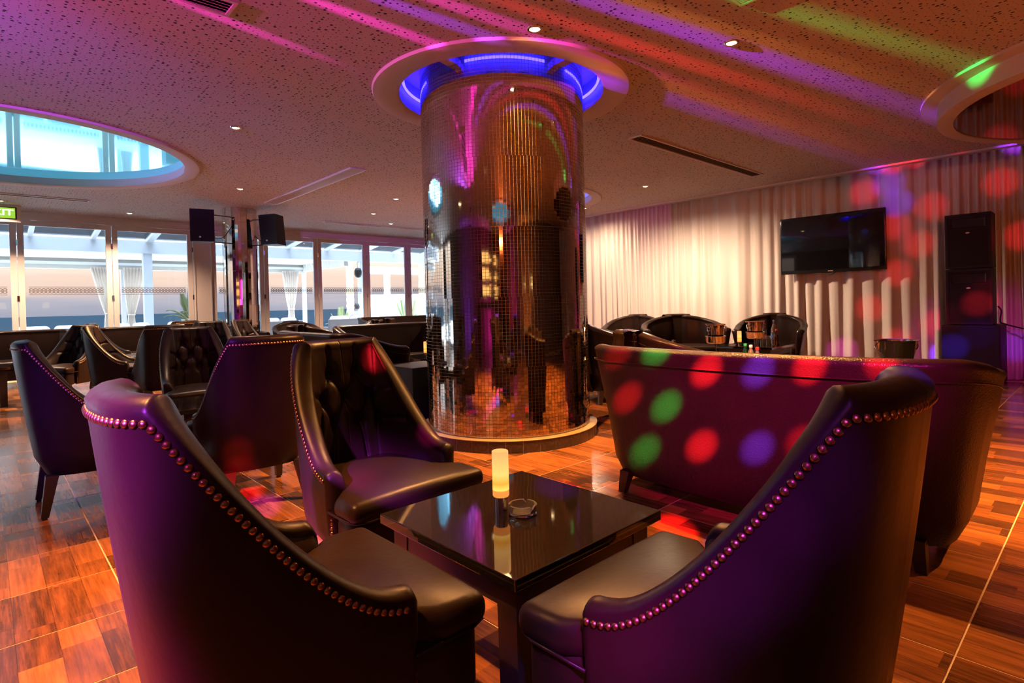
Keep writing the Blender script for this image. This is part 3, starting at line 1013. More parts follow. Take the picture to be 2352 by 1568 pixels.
# finer mesh along the curve where the tufts are
ME = {}
def chair_meshes():
    ch_half2 = catmull(CH_HALF, 16)
    global cC, cN, cS, cZ, cT
    cC, cN, cS = plan_u(CH_HALF, 14)
    cZ = [ch_top(p[1]) for p in cC]
    cT = [.066 + .016 * min(1, max(0, (.52 - p[1]) / .4)) for p in cC]
    mb, pt = shell(cC, cN, cS, cZ, cT, .225, .40, ch_lean, lambda f, z: .022 * (1 - f) ** 2, ch_tuft, 44, .5, .004)
    ME['back'] = mb.mesh('backrest', True)
    ME['back'].materials.append(M['leather'])
    s = MB().rbox(-.305, .305, .17, .735, .385, .462, .034, 4, .030)
    # the cushion narrows between the arms
    s.v = [(x * (0.70 if y < .50 else 0.70 + .30 * min(1, (y - .50) / .05)), y, z) for x, y, z in s.v]
    ME['seat'] = s.mesh('seat', True)
    ME['seat'].materials.append(M['leather'])
    b = MB().rbox(-.285, .285, .17, .715, .225, .395, .03, 3)
    b.v = [(x * (0.70 if y < .50 else 0.70 + .30 * min(1, (y - .50) / .05)), y, z) for x, y, z in b.v]
    ME['base'] = b.mesh('seat_base', True)
    ME['base'].materials.append(M['leather'])
    w = MB().tube([(-.296, .53, .393), (-.300, .68, .393), (-.285, .722, .393), (-.25, .735, .393), (.25, .735, .393), (.285, .722, .393), (.300, .68, .393), (.296, .53, .393)], .0045, 6)
    ME['piping'] = w.mesh('piping', True)
    ME['piping'].materials.append(M['leather'])
    for nm, top, foot in (('leg_fl', (-.235, .665), (-.245, .685)), ('leg_fr', (.235, .665), (.245, .685)), ('leg_bl', (-.195, .165), (-.225, .125)), ('leg_br', (.195, .165), (.225, .125))):
        l = MB().taper((top[0], top[1], .235), .030, (foot[0], foot[1], 0.012), .018)
        l.taper((foot[0], foot[1], .012), .012, (foot[0], foot[1], 0), .012)
        ME[nm] = l.mesh('leg')
        ME[nm].materials.append(M['leg'])
    bt = MB().lathe([(.0005, .006), (.006, .005), (.0105, .0015), (.011, -.002), (.0005, -.003)], 14)
    ME['button'] = bt.mesh('tuft_button', True)
    ME['button'].materials.append(M['leather'])
    nl = MB().lathe([(.0005, .0052), (.004, .0045), (.0072, .0022), (.0085, -.001), (.0005, -.001)], 12)
    ME['nail'] = nl.mesh('nailhead', True)
    ME['nail'].materials.append(M['brass'])
    # where the nails sit: along the outer edge, then down both arm fronts
    path = []
    for i in range(len(cC)):
        z = cZ[i] - .004
        p = Vector(pt(i, -.0015, z))
        nrm = Vector((-cN[i][0], -cN[i][1], .35)).normalized()
        path.append((p, nrm))
    nails = []
    acc = 0.0
    step = .0178
    for (a, na), (b_, nb) in zip(path[:-1], path[1:]):
        L = (b_ - a).length
        while acc < L:
            q = acc / L
            nails.append((a.lerp(b_, q), na.lerp(nb, q).normalized()))
            acc += step
        acc -= L
    for sg in (-1, 1):
        z = .47
        while z > .24:
            nails.append((Vector((sg * .283, .534, z)), Vector((sg * .75, .66, 0)).normalized()))
            z -= step
    ME['nails'] = nails
    j = MB()
    for p, nn in nails:
        q = nn.to_track_quat('Z', 'Y').to_matrix()
        j.add([tuple(p + q @ Vector(v)) for v in [(0, 0, .005)] + [(.008 * math.cos(k * PI / 3), .008 * math.sin(k * PI / 3), 0) for k in range(6)]],
              [(0, 1 + k, 1 + (k + 1) % 6) for k in range(6)])
    ME['nail_row'] = j.mesh('nail_trim', True, fix=False)
    ME['nail_row'].materials.append(M['brass'])
    # buttons sit at the bottom of the tufts
    bl = []
    for u, v in BUT:
        i = int(np.argmin(np.abs(cS - u)))
        zt = cZ[i]
        f = (v - zt) / (.40 - zt)
        nn = cT[i] + .025 * math.sin(min(1, f * 1.6) * PI * .5) + ch_tuft(cS[i], v, zt) + .003
        p = Vector(pt(i, nn, v))
        bl.append((p, Vector((cN[i][0], cN[i][1], 0))))
    ME['buttons'] = bl
chair_meshes()

def make_chair(label, x, y, facing, near=False, group='tufted nail-trimmed chairs', buttons=True):
    """x, y is the middle of the outer back edge; facing in degrees from +X"""
    c = thing('tufted_chair', label, 'chair', (x, y, 0), math.radians(facing - 90), group)
    link('backrest', ME['back'], None, c)
    st = link('seat', ME['seat'], None, c)
    link('piping', ME['piping'], None, st)
    link('seat_base', ME['base'], None, c)
    for k in ('leg_fl', 'leg_fr', 'leg_bl', 'leg_br'):
        link('leg', ME[k], None, c)
    if buttons:
        for p, nn in ME['buttons']:
            o = link('tuft_button', ME['button'], None, c, p)
            o.rotation_euler = nn.to_track_quat('Z', 'Y').to_euler()
    if near:
        for p, nn in ME['nails']:
            o = link('nailhead', ME['nail'], None, c, p)
            o.rotation_euler = nn.to_track_quat('Z', 'Y').to_euler()
    else:
        o = link('nail_trim', ME['nail_row'], None, c)
        o['kind'] = 'stuff'
    return c
make_chair('dark leather chair seen from behind in the left foreground with seat tucked to the table', .13, 1.33, 0, True)
make_chair('dark leather chair in the right foreground, its side edged with large round nailheads', 1.17, .215, 90, True)
make_chair('tufted leather chair facing the candle table, between table and mirrored column', 1.19, 2.53, -88.5, True)
make_chair('leather chair seen from behind directly left of the chair facing the candle table', 1.18, 3.25, 88)
make_chair('leftmost leather chair, seen from behind with its legs on the bluish floor', .10, 4.33, 0)
make_chair('dark tufted chair facing the camera behind two chair backs near the pillar', 1.43, 6.10, -92)
make_chair('chair with pebbly outer back directly behind the dark tufted chair', 1.55, 7.55, 84)
make_chair('tufted chair gleaming gold turned sideways near the window sofa', .92, 9.00, -22)
make_chair('second gold-lit tufted chair turned sideways, nearest the window sofa', 1.15, 11.0, -22)
make_chair('dark chair facing left beside the low table, half hidden by the gold-lit chair', 1.10, 9.95, 222)
make_chair('small chair back between the dark tufted chair and the slim pillar', 2.45, 9.2, -100)
make_chair('far chair back directly left of the slim pillar', 2.45, 10.45, 95)
make_chair('far chair seen from behind right before the slim pillar', 3.0, 9.85, -50)

# ---------------- tub sofas and tub chairs
def tub_set(key, w, d, hb, ha, t, r, leather_key, bow=0.05, legz=.12, seat_z=.42, flare=.085, tilt=0.0):
    """meshes for a rounded tub seat of outer width w and depth d (back edge at y = 0)"""
    hw = w / 2
    half = [(0, -bow * .0), (hw * .35, bow * .12), (hw - r, bow * .5), (hw - r * .5, bow * .5 + r * .14), (hw - r * .13, bow * .5 + r * .5), (hw, bow * .5 + r), (hw, max(d * .62, bow * .5 + r + .12)), (hw - .01, d)]
    C, N, S = plan_u(half, 9)
    zt = []
    for p in C:
        f = min(1, max(0, (p[1] - .12) / (d - .12)))
        if key.startswith('tub'):
            f = min(1, abs(S[len(zt)]) / S[-1]) ** 1.15
        zt.append(hb - t * .5 + (ha - hb) * (f * f * (3 - 2 * f)))
    T = [t] * len(C)
    mb, pt = shell(C, N, S, zt, T, legz, seat_z - .1, lambda y, z: tilt * max(0, 1 - (z - legz) / (hb - legz)) * max(0, 1 - y / .35), lambda f, z: flare * (1 - f) ** 1.2 + .012 * math.sin(f * PI), None, 14, .5, .012, .05)
    D = {}
    D['shell'] = mb.mesh('back_and_arms', True)
    D['shell'].materials.append(M[leather_key])
    seam = [pt(i, -.0125 + .004, zt[i] - .045) for i in range(0, len(C))]
    D['seam'] = MB().tube(seam, .0035, 5).mesh('piping', True)
    D['seam'].materials.append(M[leather_key])
    ins = t + .005
    def fit(mb_, half_w, gap):
        out = []
        for x, y, z in mb_.v:
            q = max(0.0, min(1.0, (y - bow * .5 - tilt) / r))
            allow = hw - r + r * math.sqrt(max(0, 1 - (1 - q) ** 2)) - gap
            out.append((x * min(1.0, allow / half_w), y, z))
        mb_.v = out
        return mb_
    D['seat'] = fit(MB().rbox(-hw + ins + .01, hw - ins - .01, ins + tilt + .03, d + .01, seat_z - .13, seat_z, .045, 4, .02), hw - ins - .01, ins + .02).mesh('seat_cushion', True)
    D['seat'].materials.append(M[leather_key])
    D['base'] = fit(MB().rbox(-hw + flare + .045, hw - flare - .045, flare + tilt + bow * .5 + .06, d - .03, legz + .003, seat_z - .12, .03, 3), hw - flare - .045, flare + .06).mesh('seat_base', True)
    D['base'].materials.append(M[leather_key])
    D['legs'] = []
    for sx in (-1, 1):
        for yy in (.08 + flare + tilt, d - .10):
            top = (sx * (hw - .13 - flare), yy)
            foot = (sx * (hw - .11 - flare), yy + (-.02 if yy < .3 else .02))
            l = MB().taper((top[0], top[1], legz + .03), .032, (foot[0], foot[1], 0), .020).mesh('leg')
            l.materials.append(M['leg'])
            D['legs'].append(l)
    return D
TUB = {'sofa_near': tub_set('sofa_near', 1.92, .78, .885, .80, .085, .34, 'leather_pebble', .10, .10, flare=.11, tilt=.06),
       'sofa': tub_set('sofa', 1.75, .84, .89, .72, .09, .26, 'leather_tub', .06),
       'sofa_long': tub_set('sofa_long', 2.6, .84, .90, .78, .09, .22, 'leather_tub', .04),
       'tub_wide': tub_set('tub_wide', 1.30, .86, .91, .70, .09, .50, 'leather_tub', .12),
       'tub': tub_set('tub', .98, .84, .90, .68, .09, .38, 'leather_tub', .10)}
def make_tub(kind, label, x, y, facing, seam=False, group=None):
    D = TUB[kind]
    nm, cat = ('tub_chair', 'armchair') if kind.startswith('tub') else ('tub_sofa', 'sofa')
    e = thing(nm, label, cat, (x, y, 0), math.radians(facing - 90), group or ('rounded tub armchairs' if kind.startswith('tub') else 'rounded tub sofas'))
    s = link('back_and_arms', D['shell'], None, e)
    if seam:
        link('piping', D['seam'], None, s)
    link('seat_cushion', D['seat'], None, e)
    link('seat_base', D['base'], None, e)
    for l in D['legs']:
        link('leg', l, None, e)
    return e
make_tub('sofa_near', 'large pebbled leather tub sofa with its back turned, spotted by coloured lights', 2.55, 1.30, 0, True)
make_tub('sofa', 'dark tub sofa facing the room left of the mirrored column', 4.45, 7.75, -90, True)
make_tub('sofa', 'dark tub sofa with its back turned behind the tufted chairs, left of the black cabinet', 2.50, 6.10, 0, True)
make_tub('sofa_long', 'long low sofa along the glass doors at the far left', -.15, 12.75, -90)
make_tub('sofa', 'sofa with its back against the glass doors between gold-lit chairs and pillar', 2.35, 12.9, -100)
make_tub('tub', 'tub chair with the teal card before it, near the white door post', 4.85, 12.2, -95)
make_tub('tub', 'tub chair arm showing right behind the slim pillar', 3.72, 12.9, -75)
make_tub('tub', 'gold-lit tub chair, left of two before the glass doors', 5.65, 10.0, 150)
make_tub('tub', 'gold-lit tub chair, right of two before the glass doors', 6.5, 10.9, 120)
make_tub('tub', 'dark tub chair rim between the tub sofa and the left gold-lit tub chair', 3.65, 9.0, 20)
make_tub('sofa_long', 'dark far sofa along the glass doors beside the mirrored column', 8.0, 12.8, -95)
make_tub('tub', 'tub chair with gold rim directly behind the spotted sofa next to the column', 3.98, 2.86, -33, True)
make_tub('tub', 'dark tub chair just behind the gold-rimmed one next to the column', 5.0, 4.25, -33)
make_tub('tub', 'tub chair farthest along the curtain beside the column', 6.7, 6.0, -36)
make_tub('tub', 'dark tub chair against the curtain behind the wide tub chair', 8.75, 6.0, 200)
make_tub('tub_wide', 'wide dark tub chair facing the ice bucket stands in front of the curtain', 8.45, 5.05, 222)
make_tub('tub', 'dark tub chair in the corner under the television', 9.1, 3.70, 195)

# ================================================================== TABLES AND THINGS ON THEM
def granite():
    t = NT('black_speckled_granite')
    n = t.noise(t.obj(), 260.0, 2)
    t.col(t.ramp(n, [(0.0, (0.008, 0.007, 0.007)), (0.60, (0.010, 0.008, 0.008)), (0.72, (0.055, 0.045, 0.04)), (1.0, (0.12, 0.10, 0.09))]))
    t.p(rough=0.05, spec=0.9, coat=0.3)
    return t.m
M['granite'] = granite()
def make_table(label, x, y, half, z, rz=0.0):
    e = thing('low_table', label, 'table', (x, y, 0), rz, 'square low tables')
    MB().rbox(-half, half, -half, half, z - .032, z, .003, 1).build('table_top', M['granite'], e)
    a = half - .035
    ap = MB()
    ap.box(-a, a, -a, -a + .02, z - .11, z - .032).box(-a, a, a - .02, a, z - .11, z - .032)
    ap.box(-a, -a + .02, -a + .02, a - .02, z - .11, z - .032).box(a - .02, a, -a + .02, a - .02, z - .11, z - .032)
    ap.build('apron', M['leg'], e)
    for sx in (-1, 1):
        for sy in (-1, 1):
            c = (sx * (a - .035), sy * (a - .035))
            MB().taper((c[0], c[1], z - .032), .038, (c[0], c[1], 0), .034).build('leg', M['leg'], e)
    return e
TZ = 0.46
make_table('square black granite-topped table with the candle and ashtray on it', 1.265, 1.345, .325, TZ)
make_table('low table between the leftmost chair and the dark tufted chair', 1.30, 4.75, .325, TZ)
make_table('low table cut by the left picture edge, in front of the window sofa', -.12, 9.95, .36, .50)
make_table('low table behind the spotted sofa holding the small capped bottles', 4.95, 2.05, .28, .50, math.radians(-33))
make_table('low table with glasses and tall bottles near the television corner', 7.70, 3.40, .38, .50)
make_table('low table with a lit candle before the sofa left of the mirrored column', 4.35, 6.35, .325, .47)
make_table('far low table carrying the teal card', 4.42, 10.55, .24, .60)

def frosted():
    t = NT('frosted_candle_glass')
    z = t.sep(t.obj())[2]
    g_ = t.ramp(t.math('DIVIDE', t.math('SUBTRACT', z, .05), .15), [(0.0, (.95, .26, .05)), (0.14, (.95, .28, .05)), (0.16, (1.3, .70, .14)), (0.30, (1.1, .40, .04)), (0.5, (1.25, .62, .16)), (1.0, (1.0, .40, .13))])
    t.col((0.05, 0.03, 0.012))
    t.p(rough=0.5, spec=0.2)
    t.set(t.b, 'Emission Color', g_)
    t.set(t.b, 'Emission Strength', 1.25)
    return t.m
M['candle_glass'] = frosted()
M['flame'] = emit('led_flame_bulb', (1.0, 0.85, 0.55), 3.0)
def candle_lamp(label, x, y, z, watt, s=1.0):
    e = thing('candle_lamp', label, 'candle lamp', (x, y, z), 0, 'glowing candle lamps')
    MB().lathe([(.0005, 0), (.021, 0), (.021, .052), (.0005, .052)], 32).build('metal_base', M['chrome'], e, True, angle=40)
    MB().lathe([(.0005, .050), (.025, .050), (.0272, .054), (.0272, .197), (.0255, .199), (.0245, .197), (.0245, .072), (.0005, .072)], 40).build('frosted_shade', M['candle_glass'], e, True, angle=50)
    MB().lathe([(.0005, .072), (.006, .074), (.0085, .084), (.006, .096), (.0005, .104)], 14).build('flame_bulb', M['flame'], e, True)
    d = bpy.data.lights.new('candle_glow', 'POINT')
    d.energy, d.color, d.shadow_soft_size = watt, (1.0, 0.55, 0.2), .03
    o = bpy.data.objects.new('candle_glow', d)
    COL.objects.link(o)
    o.location = (x, y, z + .235)
candle_lamp('glowing frosted candle lamp standing beside the ashtray', 1.232, 1.395, TZ, 0.6)
candle_lamp('lit candle lamp on the table left of the mirrored column', 4.28, 6.28, .47, 1.0)
candle_lamp('orange candle lamp on the table near the ice bucket stands', 7.45, 3.50, .50, 1.0)
candle_lamp('candle lamp at the left picture edge on the low table', -.02, 9.72, .50, .8)

def clear_glass(name, tint):
    t = NT(name)
    t.col(tint)
    t.p(rough=0.02, trans=1.0, ior=1.47)
    return t.m
M['clear'] = clear_glass('clear_cast_glass', (1, 1, 1))
M['clear'].node_tree.nodes['Principled BSDF'].inputs['Transmission Weight'].default_value = 0.88
M['green_glass'] = clear_glass('green_bottle_glass', (0.05, 0.75, 0.20))
M['amber_glass'] = clear_glass('amber_bottle_glass', (0.5, 0.18, 0.04))
M['cola'] = plain('dark_cola', (0.02, 0.008, 0.005), 0.1)
M['cap_green'] = plain('green_cap_plastic', (0.02, 0.42, 0.12), 0.35)
M['cap_white'] = plain('white_cap_plastic', (0.75, 0.75, 0.85), 0.35)
M['cap_red'] = plain('red_cap_plastic', (0.85, 0.03, 0.02), 0.35)
M['cap_blue'] = plain('blue_cap_plastic', (0.10, 0.35, 0.80), 0.35)
M['label_red'] = plain('red_bottle_label', (0.55, 0.04, 0.03), 0.5)
M['label_blue'] = plain('blue_bottle_label', (0.10, 0.22, 0.55), 0.5)
M['teal'] = plain('teal_printed_card', (0.02, 0.34, 0.42), 0.5)
M['yellow'] = plain('orange_printed_star', (0.85, 0.42, 0.05), 0.5)

def ashtray(label, x, y, z):
    e = thing('ashtray', label, 'ashtray', (x, y, z))
    n, prof = 48, [(.0005, .0), (.040, .0), (.0455, .004), (.0475, .030), (.0465, .0325), (.0395, .0325), (.0385, .030), (.036, .010), (.034, .008), (.0005, .008)]
    vs, fs = [], []
    for k in range(n):
        a = 2 * PI * k / n
        notch = max(0, 1 - abs(((a + .5) % (2 * PI / 3)) - PI / 3) / .14) 
        for i_, (r, zz) in enumerate(prof):
            if 3 <= i_ <= 6:
                zz -= .010 * min(1, notch * 1.6)
            vs.append((r * math.cos(a), r * math.sin(a), zz))
    P = len(prof)
    for k in range(n):
        for i_ in range(P - 1):
            fs.append((k * P + i_, ((k + 1) % n) * P + i_, ((k + 1) % n) * P + i_ + 1, k * P + i_ + 1))
    MB().add(vs, fs).build('glass_dish', M['clear'], e, True, angle=35)
ashtray('round clear glass ashtray with notched rim on the granite table', 1.262, 1.325, TZ + .0005)
ashtray('glass ashtray beside the orange candle lamp', 7.28, 3.52, .5005)

def bottle(label, x, y, z, H, r, mat, cap, band=None, fill=None):
    e = thing('bottle', label, 'bottle', (x, y, z), 0, 'drink bottles on the tables')
    k = H / .25
    MB().lathe([(.0005, 0), (r * .9, 0), (r, .006), (r, .125 * k), (r * .93, .15 * k), (r * .55, .195 * k), (.0125, .215 * k), (.0125, H - .014)], 24).build('body', M[mat], e, True)
    MB().lathe([(.0005, H), (.0125, H), (.0145, H - .003), (.0145, H - .022), (.0125, H - .024)], 20).build('cap', M[cap], e, True, angle=40)
    if band:
        MB().lathe([(r + .0008, .05 * k), (r + .0008, .11 * k)], 24).build('label_band', M[band], e, True)
    if fill:
        MB().lathe([(.0005, .003), (r * .88, .003), (r * .92, .12 * k), (.0005, .12 * k)], 20).build('drink', M[fill], e, True)
bottle('small green bottle with green cap peeking over the spotted sofa', 4.90, 2.25, .50, .240, .031, 'green_glass', 'cap_green')
bottle('small clear bottle with white cap between green and red capped ones', 4.82, 2.165, .50, .237, .036, 'clear', 'cap_white')
bottle('small bottle with bright red cap peeking over the spotted sofa', 4.65, 2.035, .50, .235, .031, 'clear', 'cap_red', None, 'cola')
bottle('tall clear water bottle with blue cap on the table near the television', 7.87, 3.21, .50, .335, .042, 'clear', 'cap_blue', 'label_blue')
bottle('cola bottle with red cap and red label beside the tall water bottle', 7.98, 3.40, .50, .30, .040, 'clear', 'cap_red', 'label_red', 'cola')
bottle('amber bottle in front of the tall water bottle', 7.72, 3.12, .50, .22, .030, 'amber_glass', 'cap_red')
def tumbler(label, x, y, z):
    e = thing('drinking_glass', label, 'glass', (x, y, z), 0, 'glasses in a row on the television-corner table')
    MB().lathe([(.0005, 0), (.026, 0), (.0335, .125), (.0315, .125), (.0245, .008), (.0005, .008)], 24).build('glass_body', M['clear'], e, True, angle=40)
for k, nm in enumerate(('leftmost', 'second', 'third', 'rightmost')):
    tumbler('%s of the tall clear glasses in a row under the upper ice bucket' % nm, 7.62 + k * .055, 3.345 - k * .055, .50)
# silver shaker on the near table by the column
e = thing('cocktail_shaker', 'small bright steel shaker behind the gold-rimmed tub chair', 'shaker', (5.33, 3.22, .50))
MB().lathe([(.0005, 0), (.035, 0), (.045, .12), (.040, .15), (.022, .18), (.022, .215), (.0005, .22)], 24).build('shaker_body', M['chrome'], e, True, angle=50)
make_table('low table hidden behind the gold-rimmed tub chair with the steel shaker', 5.35, 3.10, .25, .50)

def bucket(label, x, y, rim_z, stand=True):
    e = thing('ice_bucket', label, 'ice bucket', (x, y, 0), 0, 'steel ice buckets')
    b = rim_z - .20
    MB().lathe([(.0005, b), (.072, b), (.078, b + .01), (.100, b + .188), (.110, b + .194), (.112, b + .200), (.106, b + .200), (.096, b + .19), (.074, b + .012), (.0005, b + .012)], 40).build('bucket_body', M['chrome'], e, True, angle=50)
    for sg in (-1, 1):
        a = YAW + PI / 2 + PI / 2 + sg * 1.1
        cxy = Vector((math.cos(a) * .098, math.sin(a) * .098, b + .145))
        rad, tan = Vector((math.cos(a), math.sin(a), 0)), Vector((-math.sin(a), math.cos(a), 0))
        pts = [cxy + rad * .012 + tan * (.020 * math.cos(q)) + Vector((0, 0, .024 * math.sin(q))) for q in np.linspace(0, 2 * PI, 18, endpoint=False)]
        MB().tube(pts, .0045, 6, True).build('ring_handle', M['chrome'], e, True)
    if stand:
        MB().lathe([(.0005, b - .015), (.090, b - .015), (.104, b), (.108, b + .062), (.113, b + .066), (.108, b + .068), (.100, b + .002), (.0005, b - .008)], 36).build('stand_bowl', M['chrome'], e, True, angle=50)
        MB().lathe([(.011, .02), (.011, b - .012)], 14).build('stand_pole', M['chrome'], e, True)
        MB().lathe([(.0005, .03), (.04, .025), (.13, .008), (.135, 0), (.0005, 0)], 32).build('stand_foot', M['chrome'], e, True, angle=50)
bucket('ice bucket on a pole stand, left of the two before the dark tub chairs', 6.005, 3.095, .857)
bucket('ice bucket on a pole stand, right of the two beside the tall bottles', 6.894, 3.039, .857)
# wide party bucket with loop handles
e = thing('ice_bucket', 'wide steel ice bucket with two loop handles behind the spotted sofa', 'ice bucket', (6.17, 1.41, .50), 0, 'steel ice buckets')
MB().lathe([(.0005, 0), (.11, 0), (.12, .01), (.165, .205), (.178, .212), (.178, .220), (.160, .216), (.116, .014), (.0005, .014)], 48).build('bucket_body', M['chrome'], e, True, angle=50)
for sg in (-1, 1):
    rad = Vector((_R.x, _R.y, 0)).normalized() * sg
    tan = Vector((-rad.y, rad.x, 0))
    pts = [rad * (.150 + .045 * math.sin(q)) + Vector((0, 0, .10 + .045 * (1 - math.cos(q)) )) + tan * (.03 * math.cos(q)) for q in np.linspace(0, PI, 12)]
    MB().tube(pts, .006, 6).build('loop_handle', M['chrome'], e, True)
make_table('low table behind the spotted sofa holding the wide steel ice bucket', 6.17, 1.41, .325, .50)

# teal card
e = thing('table_card', 'upright teal printed card on the far table before a tub chair', 'menu card', (4.42, 10.50, .60), math.radians(-40))
MB().box(-.085, .085, -.004, .004, .002, .235).build('card_sheet', M['teal'], e)
MB().add([(-.03 + .022 * (1 if k % 2 else .5) * math.cos(k * PI / 5), -.0055, .19 + .022 * (1 if k % 2 else .5) * math.sin(k * PI / 5)) for k in range(10)], [tuple(range(10))]).build('printed_star', M['yellow'], e)

# ================================================================== EQUIPMENT
# television on the drape
e = thing('television', 'wide black flat-screen television hung on the ivory curtain', 'television', (9.52, 3.0, 0))
MB().rbox(-.05, .0, -.735, .735, 1.50, 2.395, .012, 2).build('tv_body', M['tv_black'], e, True, angle=40)
MB().box(-.053, -.0505, -.712, .712, 1.555, 2.372).build('tv_screen', M['screen'], e)
MB().box(-.0535, -.0505, -.035, .035, 1.520, 1.530).build('maker_mark', M['mark'], e)
MB().tube([(-.02, .12, 1.50), (-.03, .08, 1.475), (-.03, 0, 1.47), (-.02, -.06, 1.50)], .006, 6).build('cable_loop', M['rubber'], e, True)
MB().box(.0, .055, -.2, .2, 1.75, 2.15).build('wall_bracket', M['black'], e)

# loudspeaker stack
def pa_cab(label, x, y, z, w, h, d, rz=0.0):
    e = thing('loudspeaker', label, 'loudspeaker', (x, y, z), rz, 'stacked black loudspeakers')
    f = 0.028
    c = MB()
    c.box(0.02, d, -w / 2, w / 2, 0.006, h)
    c.box(0, .02, -w / 2, -w / 2 + f, .006, h).box(0, .02, w / 2 - f, w / 2, .006, h).box(0, .02, -w / 2 + f, w / 2 - f, .006, .006 + f).box(0, .02, -w / 2 + f, w / 2 - f, h - f, h)
    c.build('cabinet', M['black'], e)
    # flared horn mouth
    z0, z1, yw = h - .175, h - .055, w / 2 - .055
    vs = [(.001, -yw, z0), (.001, yw, z0), (.001, yw, z1), (.001, -yw, z1), (.14, -.05, z0 + .04), (.14, .05, z0 + .04), (.14, .05, z1 - .04), (.14, -.05, z1 - .04)]
    MB().add(vs, [(0, 1, 5, 4), (1, 2, 6, 5), (2, 3, 7, 6), (3, 0, 4, 7), (4, 5, 6, 7)]).build('horn', M['horn'], e)
    g_ = MB()
    g_.box(.004, .0195, -w / 2 + f, w / 2 - f, .034, h - .20)
    g_.build('front_grille', M['grille'], e)
    MB().lathe([(.0005, 0), (.014, 0), (.013, .002), (.0005, .0025)], 16).build('badge', M['mark'], e, True).matrix_local = Matrix.Translation((.003, 0, h - .24)) @ Matrix.Rotation(-PI / 2, 4, 'Y') @ Matrix.Diagonal((.7, 1.6, 1, 1))
    for sg in (-1, 1):
        for zz in (0.0, h + .0):
            pass
    for sy in (-1, 1):
        for sx in (.05, d - .05):
            MB().lathe([(.0005, 0), (.014, 0), (.014, .008), (.0005, .008)], 10).build('rubber_foot', M['rubber'], e, loc=(sx, sy * (w / 2 - .05), 0))
# front faces look towards -X
pa_cab('upper of two stacked horn loudspeakers beside the television', 9.0, 1.28, 1.44, .455, .685, .36)
pa_cab('lower of two stacked horn loudspeakers, standing on the subwoofer', 8.995, 1.28, .735, .455, .70, .36)
e = thing('subwoofer', 'big plain black subwoofer box under the two loudspeakers', 'loudspeaker', (8.97, 1.27, 0), 0, 'stacked black loudspeakers')
MB().rbox(.012, .56, -.29, .29, .012, .733, .006, 1).build('cabinet', M['black'], e)
MB().box(0, .014, -.275, .275, .03, .715).build('front_grille', M['grille'], e)
for sy in (-1, 1):
    for sx in (.06, .5):
        MB().lathe([(.0005, 0), (.02, 0), (.02, .014), (.0005, .014)], 10).build('rubber_foot', M['rubber'], e, loc=(sx, sy * .22, 0))
cb = MB().tube(catmull([(9.33, 1.040, .96), (9.36, 1.01, .90), (9.34, 1.02, .78), (9.2, .96, .74), (8.9, .55, .62), (8.6, .1, .38), (8.4, -.3, .12), (8.3, -.6, .012)], 8), .008, 6)
tag(cb.build('speaker_cable', M['rubber'], None, True), 'thick black cable slanting from the speaker stack to the floor', 'cable')

# black cabinet left of the column
e = thing('speaker_cabinet', 'black floor cabinet with recessed handle directly left of the mirrored column', 'loudspeaker', (2.95, 4.88, 0))
MB().rbox(0, .50, -.32, .22, .012, .555, .006, 1).build('cabinet', M['black'], e)
MB().lathe([(.0005, .002), (.030, .002), (.034, 0), (.0005, 0)], 20, a0=0, a1=PI).build('handle_cup', M['rubber'], e).matrix_local = Matrix.Translation((-.001, .10, .47)) @ Matrix.Rotation(-PI / 2, 4, 'Y') @ Matrix.Rotation(PI / 2, 4, 'Z')
for sy in (-.27, .17):
    for sx in (.05, .45):
        MB().lathe([(.0005, 0), (.02, 0), (.02, .014), (.0005, .014)], 10).build('rubber_foot', M['rubber'], e, loc=(sx, sy, 0))

# two loudspeakers bracketed to the slim pillar
def pillar_speaker(label, x, y, z, yaw, arm):
    e = thing('pillar_speaker', label, 'loudspeaker', (x, y, z), yaw, 'loudspeakers on the slim pillar')
    w, h, d = .36, .53, .30
    vs = []
    for zz in (0, h):
        for xx, yy in ((-w / 2, -d / 2), (w / 2, -d / 2), (w / 2 - .07, d / 2), (-w / 2 + .07, d / 2)):
            vs.append((xx, yy - zz * .10, zz))
    MB().add(vs, [(0, 1, 2, 3), (7, 6, 5, 4), (0, 4, 5, 1), (1, 5, 6, 2), (2, 6, 7, 3), (3, 7, 4, 0)]).build('cabinet', M['black'], e)
    f = [(xx, -d / 2 - .004 - zz * .10, zz) for zz in (.02, h - .02) for xx in (-w / 2 + .015, w / 2 - .015)]
    MB().add(f, [(0, 1, 3, 2)]).build('front_grille', M['grille'], e)
    MB().box(-.05, -.02, -d / 2 - .016, -d / 2 - .010, .06, .085).build('badge', M['mark'], e)
    for zz in (.03, h - .03):
        MB().tube([(0, d / 2 - .06, zz), arm(zz)], .010, 6).build('bracket_arm', M['rubber'], e, True)
    MB().tube(catmull([(arm(.05)[0], arm(.05)[1], h + .02), (arm(.05)[0] * .8, arm(.05)[1] * .8, h * .55), (arm(.05)[0] * .5, arm(.05)[1] * .6, .10), (0, d / 2 - .02, .14)], 6), .006, 6).build('speaker_wire', M['rubber'], e, True)
pillar_speaker('black loudspeaker bracketed to the left of the slim pillar', 2.74, 10.55, 2.31, math.radians(-14), lambda z: (.55, .42, z))
pillar_speaker('black loudspeaker bracketed to the right of the slim pillar', 3.90, 10.42, 2.31, math.radians(-62), lambda z: (-.68, .06, z))

